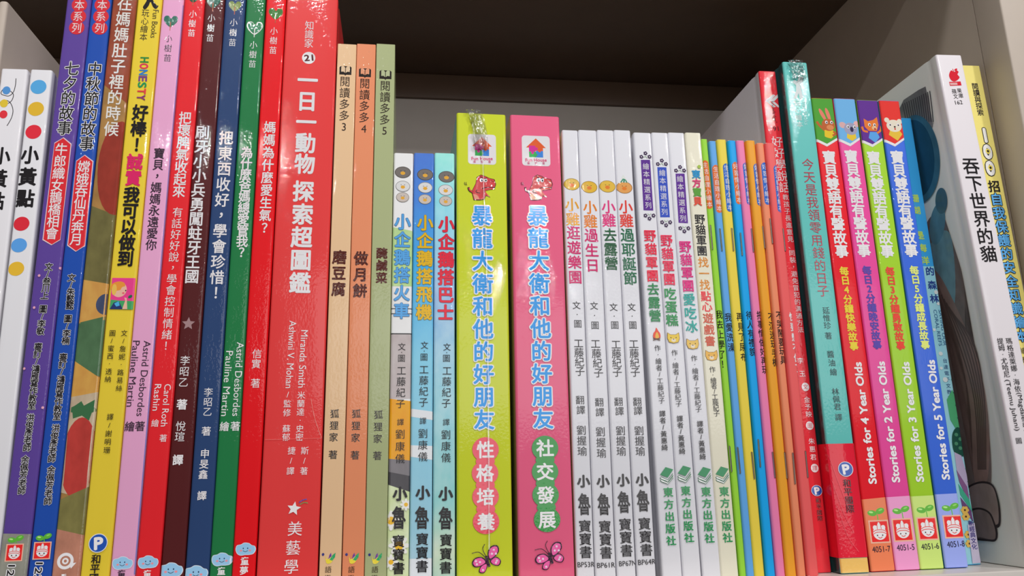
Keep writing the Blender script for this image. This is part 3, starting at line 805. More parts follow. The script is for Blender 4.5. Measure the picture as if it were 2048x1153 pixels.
b = penguin('small white picture book with a train-blue title and a mustard band, beside the sage reader', (788, 305, 773, 1153, 829, 305, 819.6, 1153), (-.0048, .0058), (226, 226, 226), None, 0,
    [(805.7, 345, 16, 11.5), (805.7, 373, 14.5, 11), (805.3, 395, 13, 10)], '小企鵝搭火車', (805.3, 444, 803, 622), (85, 160, 220), (55, 95, 140), (803.6, 694, 803, 717), (803, 741.8, 801, 807.8), None, (801, 845), (800.5, 869, 800, 918), (800, 988), (797.7, 1036), (797, 1083, 797, 1137),
    [('cover_print', (455, 462), 573, (172, 202, 140), .4), ('cover_print', 617, 619, (90, 90, 90)), ('cover_print', 627, 629, (90, 90, 90)), ('cover_print', 667, 669.5, (60, 60, 60)), ('cover_print', 669.5, 798, (176, 166, 166), .3),
     ('cover_print', (798, 803), (918, 922), (228, 158, 30), .2), ('cover_print', (918, 922), (944, 953), (112, 108, 112), .3), ('cover_print', (944, 953), (970, 985), (66, 64, 68), .3), ('cover_print', (970, 985), 1190, (192, 204, 160), .6)])
for x, y, pr, cr in ((782, 1042, 15, 8), (798, 1092, 16, 9), (782, 1125, 12, 5), (812, 1010, 9, 4)):
    for a in range(8): b.E('flower_print', x + pr * .75 * math.cos(a * .785), y + pr * .75 * math.sin(a * .785), pr * .6, pr * .3, (238, 238, 232), a * 45)
    b.E('flower_print', x, y, cr, cr, (235, 185, 50))
b.T('publisher_lettering', '寶寶書', 797, 1083, 797, 1137, 26, BLACK, .012)
b.T('publisher_lettering', '小', 800, 988, 800, 988, 29, BLACK, .045); b.T('publisher_lettering', '魯', 797.7, 1036, 797.7, 1036, 48, BLACK, .02, None, 0, .6)
add(b)
b = penguin('small sky-blue picture book with yellow title, middle of the penguin trio', (829, 305, 819.6, 1153, 870.5, 307, 866, 1153), (.0058, .0168), (120, 190, 225), [(0, (185, 210, 228)), (.12, (160, 208, 226)), (.5, (128, 198, 224)), (.72, (66, 158, 212)), (.88, (68, 122, 200)), (1, (72, 112, 192))], .15,
    [(850.4, 349.6, 16, 11.5), (850.4, 375.6, 14.5, 11), (850, 399, 13, 10)], '小企鵝搭飛機', (850.4, 446, 848, 624.6), (240, 190, 30), (120, 120, 70), (849, 691, 848, 714.7), (848, 739.7, 847, 805), None, (846, 842.5), (846, 867.5, 845.6, 914), (845.6, 986), (844, 1036), (844.5, 1079, 844, 1133.5),
    [('cover_print', (818, 824), (834, 841), (230, 234, 238)), ('cover_print', (891, 893), (914, 921), (230, 234, 238)), ('cover_print', 1118, 1190, (226, 232, 238))])
add(b)
b = penguin('small teal watercolour picture book with red title, beside the green box', (870.5, 307, 866, 1153, 912, 307, 915, 1153), (.0168, .0278), (140, 200, 205), [(0, (150, 190, 180)), (.08, (196, 214, 190)), (.18, (150, 202, 200)), (.45, (150, 196, 210)), (.65, (158, 190, 225)), (.85, (140, 205, 220)), (1, (150, 222, 212))], .5,
    [(893, 354, 16, 11.5), (891.4, 380.5, 14.5, 11), (891.4, 402.5, 13, 10)], '小企鵝搭巴士', (893, 449, 891, 625.6), (218, 35, 60), (150, 60, 80), (894, 694.6, 893, 717), (894, 742, 892.4, 807), None, (892.5, 845), (892, 870, 892, 916), (891.4, 988), (891.4, 1037), (892, 1081, 891.4, 1136))
add(b)

# ------------------------------------------------------------------ two boxed sets
def boxset(label, edges, xs, col, side, house, dino, title, circ, ccol, word, fly, top):
    b = Book('boxed_book_set', label, 'box set', edges, top, 'box', col, 'dinosaur boxed sets', film=2, depth=.19, xw=xs, side=side)
    puzzle_house(b, *house); dinosaur(b, *dino)
    b.T('title_lettering', '暴龍大衛和他的好朋友', *title, 42, (25, 138, 212), .025, WHITE, .055)
    for x, y in circ: b.E('badge_print', x, y, 26.5, 25, ccol)
    for i in range(3):
        x, y = (circ[i][0] + circ[i + 1][0]) / 2, (circ[i][1] + circ[i + 1][1]) / 2; b.E('badge_print', x, y, 19, 12, ccol)
    for (x, y), ch in zip(circ, word): b.T('badge_lettering', ch, x, y, x, y, 36, WHITE, .025)
    butterfly(b, *fly)
    return b
def crumple(b, pts, w, amp, seed, name='plastic_wrap', nx=8):
    """a strip of gathered shrink film running along pts (photograph pixels on the spine), standing a little proud of it"""
    rnd = random.Random(seed); q = catmull([b.uv(*p) for p in pts], False, 6); V = []; Fs = []; k = 0.00026
    for i, (u, v) in enumerate(q):
        for j in range(nx + 1):
            s = (j / nx - .5) * w * k
            V.append((u + s + rnd.uniform(-.3, .3) * k * w / nx, -0.0009 - min(abs(rnd.gauss(0, amp)), .0022), v + rnd.uniform(-1.5, 1.5) * k))
            if i and j: a = i * (nx + 1) + j; Fs.append((a - 1, a, a - nx - 1, a - nx - 2))
    link_mesh(name, V, Fs, [M_FILM], None, b.root, 60)
b = boxset('lime green boxed set in crumpled film with a red circle badge', (914, 228, 916, 1153, 1013.5, 228, 1027, 1153), (.0285, .0560), (186, 196, 44), (70, 160, 165), (964, 299), (966, 374), (964, 431.7, 968.4, 839.7),
    ((971, 900), (970, 947), (971, 994), (972, 1044)), (218, 72, 92), '性格培養', (973.6, 1120.6), 227)
crumple(b, [(944, 222), (952, 235), (958, 262), (962, 300)], 30, .0010, 3, nx=12)
crumple(b, [(964, 300), (969, 420), (974, 560), (976, 800), (978, 1100)], 2.6, .0002, 4, nx=2)
add(b)
b = boxset('pink boxed set with a green circle badge, beside the lime green one', (1020.5, 228, 1038, 1153, 1120, 231, 1152, 1153), (.0582, .0862), (226, 96, 132), (212, 150, 70), (1072, 302), (1079.5, 374), (1075, 431.7, 1086.4, 838),
    ((1090, 897), (1090, 944), (1091, 990.6), (1094, 1040)), (48, 136, 62), '社交發展', (1099.5, 1114), 231)
add(b)

# ------------------------------------------------------------------ four white chick stories
def chick(label, edges, xs, face, fcol, t1, c1, t2, c2, tp, tq, w, tu, g, f, l, x3, lu, bao, code, cp, hat=False):
    b = Book('storybook', label, 'book', edges, 260, 'hard', (221, 221, 227), 'four white chick picture books', film=2, depth=.175, xw=xs)
    bird_face(b, *face, 16, 12, fcol, (225, 125, 45))
    if hat:
        x, y = face
        b.P('character_emblem', [(-9, -10), (-1, -26), (10, -10)], (235, 240, 235), (x, y))
        for k in range(3): b.P('character_emblem', [(-8 + k * 6, -10), (-5 + k * 6, -10), (0 + k * 2.2, -17 + k), (-2 + k * 1.5, -18)], (50, 130, 100), (x, y))
    b.T('title_lettering', t1, *tp, 28, c1, .02); b.T('title_lettering', t2, *tq, 28, c2, .02)
    b.T('author_lettering', '文·圖', *w, *tu, 17, BLACK); b.T('author_lettering', '工藤紀子', *g, 20, BLACK)
    b.T('author_lettering', '翻譯', *f, 18.5, BLACK); b.T('author_lettering', '劉握瑜', *l, 20, BLACK)
    b.T('publisher_lettering', '小', *x3, *x3, 26, BLACK, .045); b.T('publisher_lettering', '魯', *lu, *lu, 46, BLACK, .02, None, 0, .56)
    b.T('publisher_lettering', '寶寶書', *bao, 26, BLACK, .01)
    b.L('code_lettering', code, *cp, 15, BLACK)
    return add(b)
MG, OR = (192, 20, 96), (226, 158, 40)
chick('white picture book with yellow and magenta title, touching the pink box', (1122, 258, 1152, 1153, 1157, 259, 1190.4, 1153), (.0870, .0963), (1143.6, 369), (238, 195, 70), '小雞', OR, '逛遊樂園', MG, (1144, 410, 1145.5, 438.6), (1147, 466, 1150.5, 554.5), (1153, 611), (1155.5, 648), (1157, 687, 1160, 743), (1160, 800.5, 1161.6, 820.6), (1162.7, 861, 1164.4, 903), (1167, 963), (1168.6, 1009), (1169.6, 1053, 1171.4, 1105), 'BP53R', (1155, 1130.5, 1189, 1129.5))
chick('white picture book with orange and magenta title, second chick book from the pink box', (1157, 259, 1190.4, 1153, 1194, 262, 1235, 1153), (.0963, .1070), (1178.5, 374.5), (238, 190, 60), '小雞', (218, 122, 32), '過生日', MG, (1180, 415, 1181, 443), (1182.5, 471, 1185, 531), (1188, 612), (1190, 651), (1191, 688, 1197, 746), (1198.4, 805, 1199.8, 825), (1200.8, 864, 1203, 907), (1206, 963), (1207.5, 1009), (1209.5, 1054, 1212, 1106), 'BP61R', (1194, 1131.8, 1230, 1130.5))
chick('white picture book with pink and dark green title under a plain yellow chick face', (1194, 262, 1235, 1153, 1229, 262, 1274, 1153), (.1070, .1169), (1214.9, 373.3), (238, 195, 75), '小雞', (208, 52, 118), '去露營', (30, 84, 52), (1217, 414, 1218, 441), (1219.7, 470.5, 1222.8, 527), (1227, 614.7), (1229.5, 650.6), (1232, 689.4, 1234.5, 744.7), (1237, 804, 1239, 823), (1241, 862, 1242.5, 903), (1246, 961), (1247.7, 1005), (1250, 1049.6, 1253, 1102), 'BP67N', (1238, 1128.5, 1272, 1126.5))
chick('white picture book whose orange chick wears a striped party hat', (1229, 262, 1274, 1153, 1261.6, 264, 1315, 1153), (.1169, .1268), (1248.6, 375.5), (232, 165, 90), '小雞', (210, 55, 42), '過耶誕節', (28, 98, 66), (1251.6, 414, 1253, 441.7), (1254.7, 470.5, 1260.7, 557), (1263, 614.7), (1265.5, 650.6), (1267.4, 688.5, 1270.4, 744.7), (1274.4, 804, 1276, 822), (1278, 862, 1280.5, 903), (1284, 960), (1286, 1002), (1288.7, 1048, 1292.6, 1100.5), 'BP64R', (1276, 1126, 1311, 1123.5), True)

# ------------------------------------------------------------------ three white banner books and a cream one
def bannerbook(label, edges, xs, col, ban, bcol, btx, title, au, tr, icon, pub, emblem):
    b = Book('storybook', label, 'book', edges, 265, 'hard', col, 'wild cat storybooks with a green stack of books', film=2, depth=.18, xw=xs)
    if ban:
        b.P('banner_print', ban, bcol)
        b.T('banner_lettering', '繪本精選系列', *btx, 13.5, WHITE)
        spine_flowers(b, (ban[0][0] + ban[1][0]) / 2 - 1, ban[0][1] - 10, True); spine_flowers(b, (ban[2][0] + ban[3][0]) / 2 + 1, ban[2][1] + 6, False)
    for t, p, c in title: b.T('title_lettering', t, *p, 25 if ban else 21.5, c, .02)
    if emblem[0] == 'cat': cat_face(b, *emblem[1:])
    else:
        x, y = emblem[1:]
        b.P('character_emblem', [(-7, 6), (-6, -3), (-2, -8), (0, -14), (4, -7), (7, -2), (7, 6), (0, 10)], (225, 70, 40), (x, y), True)
        b.P('character_emblem', [(-3, 6), (-2, -1), (1, -5), (4, 2), (3, 7)], (245, 190, 70), (x, y), True)
        b.S('character_emblem', [(x - 7, y + 11), (x + 7, y + 7)], 2, (90, 55, 40)); b.S('character_emblem', [(x - 7, y + 7), (x + 7, y + 11)], 2, (90, 55, 40))
    b.T('author_lettering', '作·繪者/工藤紀子', *au, 13, BLACK)
    if tr: b.T('author_lettering', '譯者/黃惠綺', *tr, 13, BLACK, .01)
    stacked_books(b, *icon)
    b.T('publisher_lettering', '東方出版社', *pub, 20, (0, 128, 66), .025)
    return b
WHT = (221, 221, 227)
add(bannerbook('white storybook with a purple banner and a campfire emblem', (1265, 258, 1326, 1153, 1303, 262, 1364, 1153), (.1287, .1392), WHT, [(1281.5, 320), (1300, 320), (1306.6, 421.6), (1287, 421)], (88, 46, 136), (1291.7, 333, 1296.5, 410.7),
    [('野貓軍團', (1299.6, 472, 1305, 552), (216, 28, 62)), ('去露營', (1306, 579, 1310, 632), (22, 122, 66))], (1314.8, 696.7, 1323, 802), (1324.5, 828, 1329, 895.6), (1332.7, 950), (1336, 985, 1342, 1082), ('fire', 1313, 670)))
add(bannerbook('white storybook with a blue banner and a yellow cat emblem', (1303, 262, 1364, 1153, 1335, 265, 1405, 1153), (.1392, .1491), WHT, [(1314.5, 334.5), (1332.7, 335), (1339.7, 435), (1320.5, 435)], (52, 78, 180), (1324.5, 346, 1329, 424),
    [('野貓軍團', (1332.7, 481.7, 1338.5, 559), (216, 30, 74)), ('吃蛋糕', (1340, 588, 1344, 641), (22, 132, 66))], (1348.8, 706, 1357, 808), (1359.4, 838, 1364, 903), (1368, 947), (1371, 982, 1378, 1076), ('cat', 1346.6, 677, 1.05, (235, 200, 60))))
add(bannerbook('white storybook with a purple banner and teal title ending', (1335, 265, 1405, 1153, 1369, 265, 1443, 1153), (.1491, .1590), WHT, [(1351, 347.5), (1369, 347.5), (1376, 447), (1357, 446)], (92, 48, 140), (1360, 358, 1366, 437),
    [('野貓軍團', (1370, 494, 1376, 572), (204, 22, 116)), ('愛吃冰', (1378, 599.5, 1382.8, 653.6), (20, 152, 142))], (1388, 717, 1396.7, 819), (1399.8, 848.5, 1405, 914), (1408, 949.6), (1411.6, 984, 1418.6, 1077), ('cat', 1385, 689, 1.05, (236, 195, 90))))
b = bannerbook('cream storybook with a multicoloured heading and black and orange title', (1369, 265, 1443, 1153, 1403, 265, 1478, 1153), (.1590, .1686), (220, 216, 196), None, None, None,
    [('野貓軍團', (1399.5, 439, 1404, 502), BLACK), ('找一找', (1406.5, 525, 1409.5, 570), (202, 126, 34)), ('點心', (1411.7, 593, 1414, 614), (216, 44, 54)), ('遊戲書', (1416, 637, 1420, 682.5), (192, 74, 44))], (1424.7, 739.5, 1433, 827.5), None, (1443.8, 948.7), (1448, 983.6, 1455, 1076), ('cat', 1423, 712, 1.05, (235, 180, 70)))
for i, (ch, c) in enumerate((('東', (50, 140, 190)), ('方', (205, 60, 110)), ('寶', (90, 150, 60)), ('貝', (215, 75, 55)))): b.T('series_lettering', ch, 1392 + i, 349 + i * 18, 1392 + i, 349 + i * 18, 18, c, .035)
b.E('series_lettering', 1398, 334, 3.5, 3.5, (160, 185, 80))
add(b)

# ------------------------------------------------------------------ eight stapled booklets
def booklet(label, edges, xs, col, y0, pill, pcol, ptxt, title, tp, tcol, wt, st1, st2, top):
    b = Book('stapled_booklet', label, 'booklet', edges, top, 'booklet', col, 'stapled life-skill booklets', film=0, depth=.18, xw=xs, y0=y0)
    (ax, ay), (bx, by) = pill; n = 10; dx, dy = bx - ax, by - ay; hw = 7.0; L = math.hypot(dx, dy); ux, uy = dx / L, dy / L
    q = []
    for c, s0 in (((bx - ux * hw, by - uy * hw), 0), ((ax + ux * hw, ay + uy * hw), math.pi)):
        for i in range(9):
            a = s0 + math.pi * i / 8; q.append((c[0] + hw * (math.cos(a) * uy + math.sin(a) * ux), c[1] + hw * (-math.cos(a) * ux + math.sin(a) * uy)))
    b.P('series_badge', q, pcol)
    k = 9 / L
    b.T('series_lettering', ptxt, ax + dx * k, ay + dy * k, bx - dx * k, by - dy * k, 11.5, WHITE)
    b.T('title_lettering', title, *tp, 18, tcol, wt, None, 0, .78)
    for st in (st1, st2):
        p, r = b.uv(*st[:2]), b.uv(*st[2:])
        d = Vector((r[0] - p[0], 0, r[1] - p[1])); dn = d.normalized(); rad = .00040; V = []; Fs = []; m = 8
        def yy(u):
            e = b.t / 2; ym = e - b.r; u = max(-e, min(e, u))
            return 0 if abs(u) <= ym else b.r - math.sqrt(max(0, b.r ** 2 - (abs(u) - ym) ** 2))
        e = b.t / 2 - .0004
        cl = lambda u: max(-e, min(e, u))
        path = [Vector((cl(p[0]), yy(cl(p[0])) + .0003, p[1])) , Vector((cl(p[0]), yy(cl(p[0])) - .0003, p[1])) + dn * .0004, Vector((cl(r[0]), yy(cl(r[0])) - .0003, r[1])) - dn * .0004, Vector((cl(r[0]), yy(cl(r[0])) + .0003, r[1]))]
        for c in path:
            for j in range(m):
                a = 2 * math.pi * j / m; V.append(tuple(c + Vector((math.cos(a) * rad, math.sin(a) * rad, 0))))
        for i in range(3):
            for j in range(m): Fs.append((i * m + j, i * m + (j + 1) % m, (i + 1) * m + (j + 1) % m, (i + 1) * m + j))
        Fs.append(tuple(range(m))[::-1]); Fs.append(tuple(3 * m + j for j in range(m)))
        link_mesh('staple', V, Fs, [M_STEEL], None, b.root, 40)
    return add(b)
PO, PB = (226, 112, 52), (48, 100, 186)
LF, HX = '生活自理小繪本', '好習慣小繪本'
booklet('lime green stapled booklet with an orange pill badge', (1400, 278, 1478, 1153, 1415.6, 278, 1494, 1153), (.1686, .1724), (140, 196, 60), 0, ((1409, 321), (1420, 418)), PO, LF, '我去上學了！', (1438, 629.5, 1445.5, 729), BLACK, .012, (1420.6, 450, 425 + 1000, 500.5), (1457.5, 892, 1462.5, 945.5), 278)
booklet('steel blue stapled booklet with an orange pill badge', (1417, 282, 1494, 1153, 1433, 282, 1509, 1153), (.1724, .1768), (90, 152, 208), -.001, ((1431, 330), (1439.8, 426)), PO, LF, '我愛洗澡', (1456.8, 635, 1463, 695), BLACK, .012, (1439.5, 457, 1444, 503.5), (1475, 894.5, 1480.5, 949), 282)
booklet('yellow stapled booklet with a blue pill badge', (1434, 279, 1509, 1153, 1455, 279, 1533.5, 1153), (.1768, .1828), (230, 206, 76), -.001, ((1452, 327), (1461, 424)), PB, LF, '再見了尿布', (1479.6, 634, 1488, 714.6), BLACK, .012, (1463, 456, 1467, 503.5), (1503, 904, 1508.6, 960), 279)
booklet('bright cyan blue stapled booklet with an orange pill badge', (1456, 281, 1533.5, 1153, 1474, 281, 1555, 1153), (.1828, .1880), (28, 154, 220), -.002, ((1470.5, 324), (1479.6, 409)), PO, HX, '待人有禮貌', (1498.7, 631, 1505.7, 704), BLACK, .012, (1480.5, 465.5, 1484.4, 512.6), (1516, 878.6, 1520.7, 936), 281)
booklet('pink stapled booklet with a blue pill badge', (1475, 281, 1555, 1153, 1492.6, 281, 1577, 1153), (.1880, .1932), (226, 124, 168), -.002, ((1491.7, 325), (1501, 410)), PB, HX, '把事情做好再玩', (1520, 631, 1530.6, 740), BLACK, .012, (1502.6, 457, 1507, 505.6), (1544.6, 904, 1550, 957.6), 281)
booklet('golden orange stapled booklet with a blue pill badge', (1495, 281, 1577, 1153, 1516, 281, 1601, 1153), (.1932, .1990), (232, 160, 50), -.003, ((1513, 327), (1522, 412)), PB, HX, '不沉迷玩手機', (1542.7, 634, 1551.8, 725), BLACK, .012, (1525, 452, 1530.6, 498), (1569, 904.6, 1574.5, 959), 281)
booklet('thin salmon orange stapled booklet with a blue pill badge', (1518, 286, 1601, 1153, 1533.6, 286, 1620, 1153), (.1990, .2036), (230, 138, 102), -.004, ((1528.5, 325), (1537, 410)), PB, HX, '不哭鬧要玩具', (1558.5, 631, 1567, 720.6), BLACK, .012, (1539.7, 436.7, 1545, 489), (1585, 905.6, 1590, 970), 286)
booklet('coral red stapled booklet with white title, overlapping the tall red book', (1533.6, 286, 1620, 1153, 1555.5, 286, 1645.6, 1153), (.2036, .2098), (220, 92, 92), -.005, ((1553.5, 330), (1563, 425)), PB, LF, '快要憋不住了！', (1585, 634, 1599, 757), WHITE, .02, (1566, 456.4, 1571, 503.5), (1610.5, 902, 1615.7, 957), 286)

# ------------------------------------------------------------------ tall red book numbered 91
b = Book('picture_book', 'tall red hardcover with white chevron emblem and number 91, pale grey front board', 'book', (1515, 141, 1625, 1152, 1554, 144, 1665, 1152), 142,
         'hard', (212, 40, 52), film=2, depth=.20, y0=.0055, side=(190, 186, 192), xw=(.2103, .2213))
for dx in (0, 9):
    b.P('publisher_emblem', [(1531 + dx, 202), (1546 + dx, 189), (1551 + dx, 191), (1539 + dx, 203), (1552 + dx, 214), (1547 + dx, 215)], WHITE)
b.L('publisher_lettering', 'knowledge°', 1545, 203, 1551, 246, 9, (70, 25, 30))
b.L('code_lettering', '91', 1546, 258, 1557, 257.5, 13, (60, 30, 30))
b.T('title_lettering', '好好學說話', 1554, 284, 1568.5, 375, 23, W_)
b.T('title_lettering', '教孩子長進意見、同裝，避免冒犯的溝通方法', 1571, 395, 1601, 660, 12.5, W_)
for (x, y), ch in (((1610.5, 774.5), '文'), ((1619, 852), '圖'), ((1629, 937), '譯')):
    b.E('author_lettering', x, y, 7.5, 8.5, WHITE); b.T('author_lettering', ch, x, y, x, y, 11, (200, 45, 55))
b.T('author_lettering', '李玉', 1600, 722, 1604, 748, 13, W_)
b.T('author_lettering', '金予映', 1613.5, 800, 1617, 829, 13, W_); b.T('author_lettering', '朱惠君', 1622.5, 883, 1626, 915, 13, W_)
p_badge(b, 1633, 982, 11); b.T('publisher_lettering', '和平國際', 1636, 1002, 1639.5, 1037.5, 11, BLACK)
add(b)

# ------------------------------------------------------------------ teal book with a red paper band
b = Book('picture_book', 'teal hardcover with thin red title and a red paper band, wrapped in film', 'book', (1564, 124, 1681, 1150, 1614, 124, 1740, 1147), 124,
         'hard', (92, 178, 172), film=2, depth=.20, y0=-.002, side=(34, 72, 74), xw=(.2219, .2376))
b.P('series_emblem', [(1588, 160), (1594, 163), (1597, 155), (1606, 153), (1606, 163), (1600, 168), (1603, 182), (1606, 195), (1600, 199), (1597, 186), (1593, 197), (1587, 198), (1592, 182), (1592, 171), (1585, 164)], (228, 236, 236), smooth=False)
b.T('series_lettering', '玩心繪本', 1594, 207, 1599.5, 249, 13, (220, 232, 230)); b.L('series_lettering', 'Fun Books', 1608, 204, 1613, 250, 12, (170, 214, 212))
b.T('title_lettering', '今天是我領零用錢的日子', 1615.6, 329, 1646, 582, 24.5, (172, 60, 78))
b.T('author_lettering', '延惟珍', 1652, 621.4, 1654.5, 651.6, 15, (35, 60, 65)); b.T('author_lettering', '著', 1656.5, 672, 1656.5, 672, 15, (35, 60, 65))
b.T('author_lettering', '醬油', 1661, 709, 1663.5, 726, 15, (35, 60, 65)); b.T('author_lettering', '繪', 1666.6, 744.5, 1666.6, 744.5, 15, (35, 60, 65))
b.T('author_lettering', '林佩君', 1670.5, 783.7, 1674.5, 814, 15, (35, 60, 65)); b.T('author_lettering', '譯', 1677, 835, 1677, 835, 15, (35, 60, 65))
b.Z('cover_print', 1117, 1200, (212, 172, 92))
v0, v1 = b.uv(1708, 1116)[1], b.uv(1680, 888)[1]                       # paper band wrapped round the book
e = b.t / 2; V = []; Fs = []
ln = [(-e - .0003, .16), (-e - .0003, .003), (-e - .0002, .0004), (-e + .0011, -.00035), (e - .0011, -.00035), (e + .0002, .0004), (e + .0003, .003), (e + .0003, .16)]
ln = [(max(-e - .00012, min(e + .00012, x)), y) for x, y in ln]
for x, y in ln: V += [(x, y, v0), (x, y, v1)]
for i in range(7): Fs.append((2 * i, 2 * i + 2, 2 * i + 3, 2 * i + 1))
band = link_mesh('paper_band', V, Fs, [mat((206, 24, 48), 2)], None, b.root, 40)
b.n = 95
p_badge(b, 1690, 939, 15); b.T('publisher_lettering', '和平國際', 1693, 967, 1699, 1018, 17, (60, 20, 30), .01)
b.S('paper_band_edge', [(1708, 890), (1737, 1117)], 2.2, (225, 220, 225), smooth=False)
crumple(b, [(1588, 123), (1592, 134), (1596, 148), (1597, 160)], 34, .0009, 8, nx=12)
for i, (x, y) in enumerate(((1652, 900), (1662, 960), (1672, 1010))):
    b.S('film_seam', [(x, y), (x + 22, y + 62), (x + 44, y + 118 - i * 12)], .7, (225, 90, 105))
add(b)

# ------------------------------------------------------------------ four bilingual talking books
def animal(b, kind, x, y):
    o = (x, y); p = 'character_emblem'; ink = (50, 30, 25)
    if kind == 'rabbit':
        f = (176, 92, 48)
        b.E(p, -9, -17, 3.6, 13, (214, 120, 100), -24, o); b.E(p, 2, -18, 3.6, 13, (214, 120, 100), -14, o)
        b.S(p, [(-8, 14), (-18, 4), (-22, -3)], 5, f, o)
        b.P(p, [(-10, 26), (-9, 14), (0, 10), (9, 14), (12, 22), (2, 30), (-6, 28)], (240, 205, 50), o)
        b.E(p, 0, 3, 13, 12, f, o=o); b.E(p, 3, 8, 7, 5, (205, 130, 80), o=o); b.S(p, [(8, 16), (13, 20), (6, 24)], 4, f, o)
        ex = (-3, 7)
    elif kind == 'koala':
        f = (150, 148, 172)
        b.E(p, -14, -5, 7, 6, (200, 160, 160), 20, o); b.E(p, 14, -8, 6, 6, (215, 165, 165), 0, o)
        b.P(p, [(-9, 20), (-7, 10), (9, 10), (10, 20), (1, 26)], (238, 205, 60), o); b.E(p, 1, 2, 13, 12, f, o=o); b.E(p, 3, 3, 3.4, 5.2, (45, 40, 70), o=o)
        ex = (-4, 9)
    elif kind == 'cat':
        f = (228, 122, 52)
        b.P(p, [(-13, 2), (-13, -14), (-5, -9), (6, -12), (14, -18), (15, -2), (10, 10), (-6, 10)], f, o)
        b.S(p, [(-8, 12), (-16, 10), (-18, 2)], 4, f, o)
        b.P(p, [(-8, 24), (-4, 12), (10, 12), (14, 22), (4, 33)], (90, 160, 225), o); b.S(p, [(10, 14), (18, 8), (20, 0)], 4, f, o)
        b.E(p, 6, 4, 5, 4, (245, 200, 150), o=o); b.E(p, 7, 6, 2, 2, (170, 50, 40), o=o)
        ex = (-3, 7)
    else:
        f = (238, 228, 208)
        b.E(p, -12, -11, 5, 5, f, o=o); b.E(p, 13, -9, 5, 5, f, o=o)
        b.P(p, [(-12, 18), (-8, 8), (10, 8), (15, 16), (4, 29)], (240, 200, 70), o); b.E(p, 1, 0, 15, 12, f, o=o); b.E(p, 2, 2, 2, 1.6, ink, o=o); b.E(p, 2, 6, 1.6, 2, (190, 60, 50), o=o)
        ex = (-7, 9)
    for q in ex: b.E(p, q, -2, 2.8, 3.2, WHITE, o=o); b.E(p, q + .5, -1.5, 1.4, 1.7, ink, o=o)
def talking(label, edges, xs, top, main, foot, side, vee, kind, apos, tp, sub, sp_, scol, num, en, zy, spr, stp, code, cp):
    b = Book('picture_book', label, 'book', edges, edges[1], 'hard', main, 'bilingual talking books for ages two to five', film=1, depth=.185, xw=xs, side=side)
    (x0, y0), (x1, y1), (x2, y2) = vee; tx0, tx1, ty = edges[0], edges[4], edges[1]
    b.P('cover_print', [(tx0 - 4, ty), (tx1 + 4, ty), (x2 + 2, y2 + 5), (x1, y1 + 5.5), (x0 - 2, y0 + 5)], WHITE)
    b.P('cover_print', [(tx0 - 4, ty - 2), (tx1 + 4, ty - 2), (x2 + 2, y2), (x1, y1), (x0 - 2, y0)], top)
    animal(b, kind, *apos)
    b.T('title_lettering', '寶貝雙語有聲故事', *tp, 27.5, WHITE, .03)
    b.T('subtitle_lettering', sub, *sp_, 18.5, scol, .035)
    b.L('subtitle_lettering', en, *zy[:4], 24, WHITE, .035)
    b.Z('cover_print', zy[4], 1200, foot)
    sprout(b, *spr, 33); baby_stamp(b, *stp, 20, 23)
    b.L('code_lettering', code, *cp, 17, (35, 30, 50))
    return add(b)
talking('red talking storybook with a rabbit on a green top, for age 4', (1621, 196, 1742, 1146, 1666, 197, 1791, 1143), (.2388, .2526), (76, 150, 52), (214, 30, 42), (222, 122, 82), (190, 25, 40), ((1631, 276), (1654, 288), (1675.5, 274)), 'rabbit', (1656, 247),
    (1658, 315, 1683, 502.6), '每日4分鐘快樂故事', (1687.8, 542.7, 1707.5, 692.5), (250, 222, 50), 4, 'Stories for 4 Year Olds', (1745.4, 968, 1714.5, 725.5, (999, 996)), (1751, 1025), (1758.6, 1064), '4051-7', (1744, 1100, 1780, 1098))
talking('pink talking storybook with a koala on a light blue top, for age 2', (1667, 197, 1793, 1143, 1711, 198, 1841, 1140), (.2529, .2668), (116, 184, 236), (226, 76, 152), (226, 148, 194), (170, 20, 60), ((1677, 276), (1700.6, 287.5), (1720, 273)), 'koala', (1700, 256),
    (1702, 313.5, 1727.6, 501), '每日2分鐘晚安故事', (1733.5, 541, 1754, 690), (74, 52, 152), 2, 'Stories for 2 Year Olds', (1792, 965, 1761, 724, (994.5, 993)), (1801, 1021), (1805, 1060.7), '4051-5', (1793, 1096.4, 1828, 1094.7))
talking('lime green talking storybook with an orange cat on a purple top, for age 3', (1713, 200, 1842, 1140, 1757, 200, 1889, 1137), (.2672, .2809), (92, 46, 136), (150, 194, 46), (182, 206, 110), (60, 130, 50), ((1722, 278), (1745, 289), (1765, 275)), 'cat', (1742, 252),
    (1747, 316, 1774, 502.6), '每日3分鐘勇敢故事', (1779.7, 543, 1801, 691.5), (224, 56, 34), 3, 'Stories for 3 Year Olds', (1840, 964, 1810, 725, (993, 992)), (1849.5, 1019), (1854.6, 1058), '4051-6', (1842, 1094.7, 1877, 1092.3))
talking('blue talking storybook with a white bear on a red top, for age 5', (1760, 201, 1892, 1137, 1798, 201, 1938.6, 1134.6), (.2814, .2948), (226, 56, 50), (56, 98, 200), (138, 152, 214), (50, 120, 90), ((1767.5, 277), (1790, 288), (1808, 274)), 'bear', (1787, 252),
    (1794, 315, 1822, 501), '每日5分鐘成長故事', (1828, 541, 1850, 690), (226, 236, 124), 5, 'Stories for 5 Year Olds', (1891.8, 959.4, 1861, 721, (989, 988)), (1899.7, 1015), (1906.7, 1054), '4051-8', (1893.5, 1090, 1928.5, 1087.7))

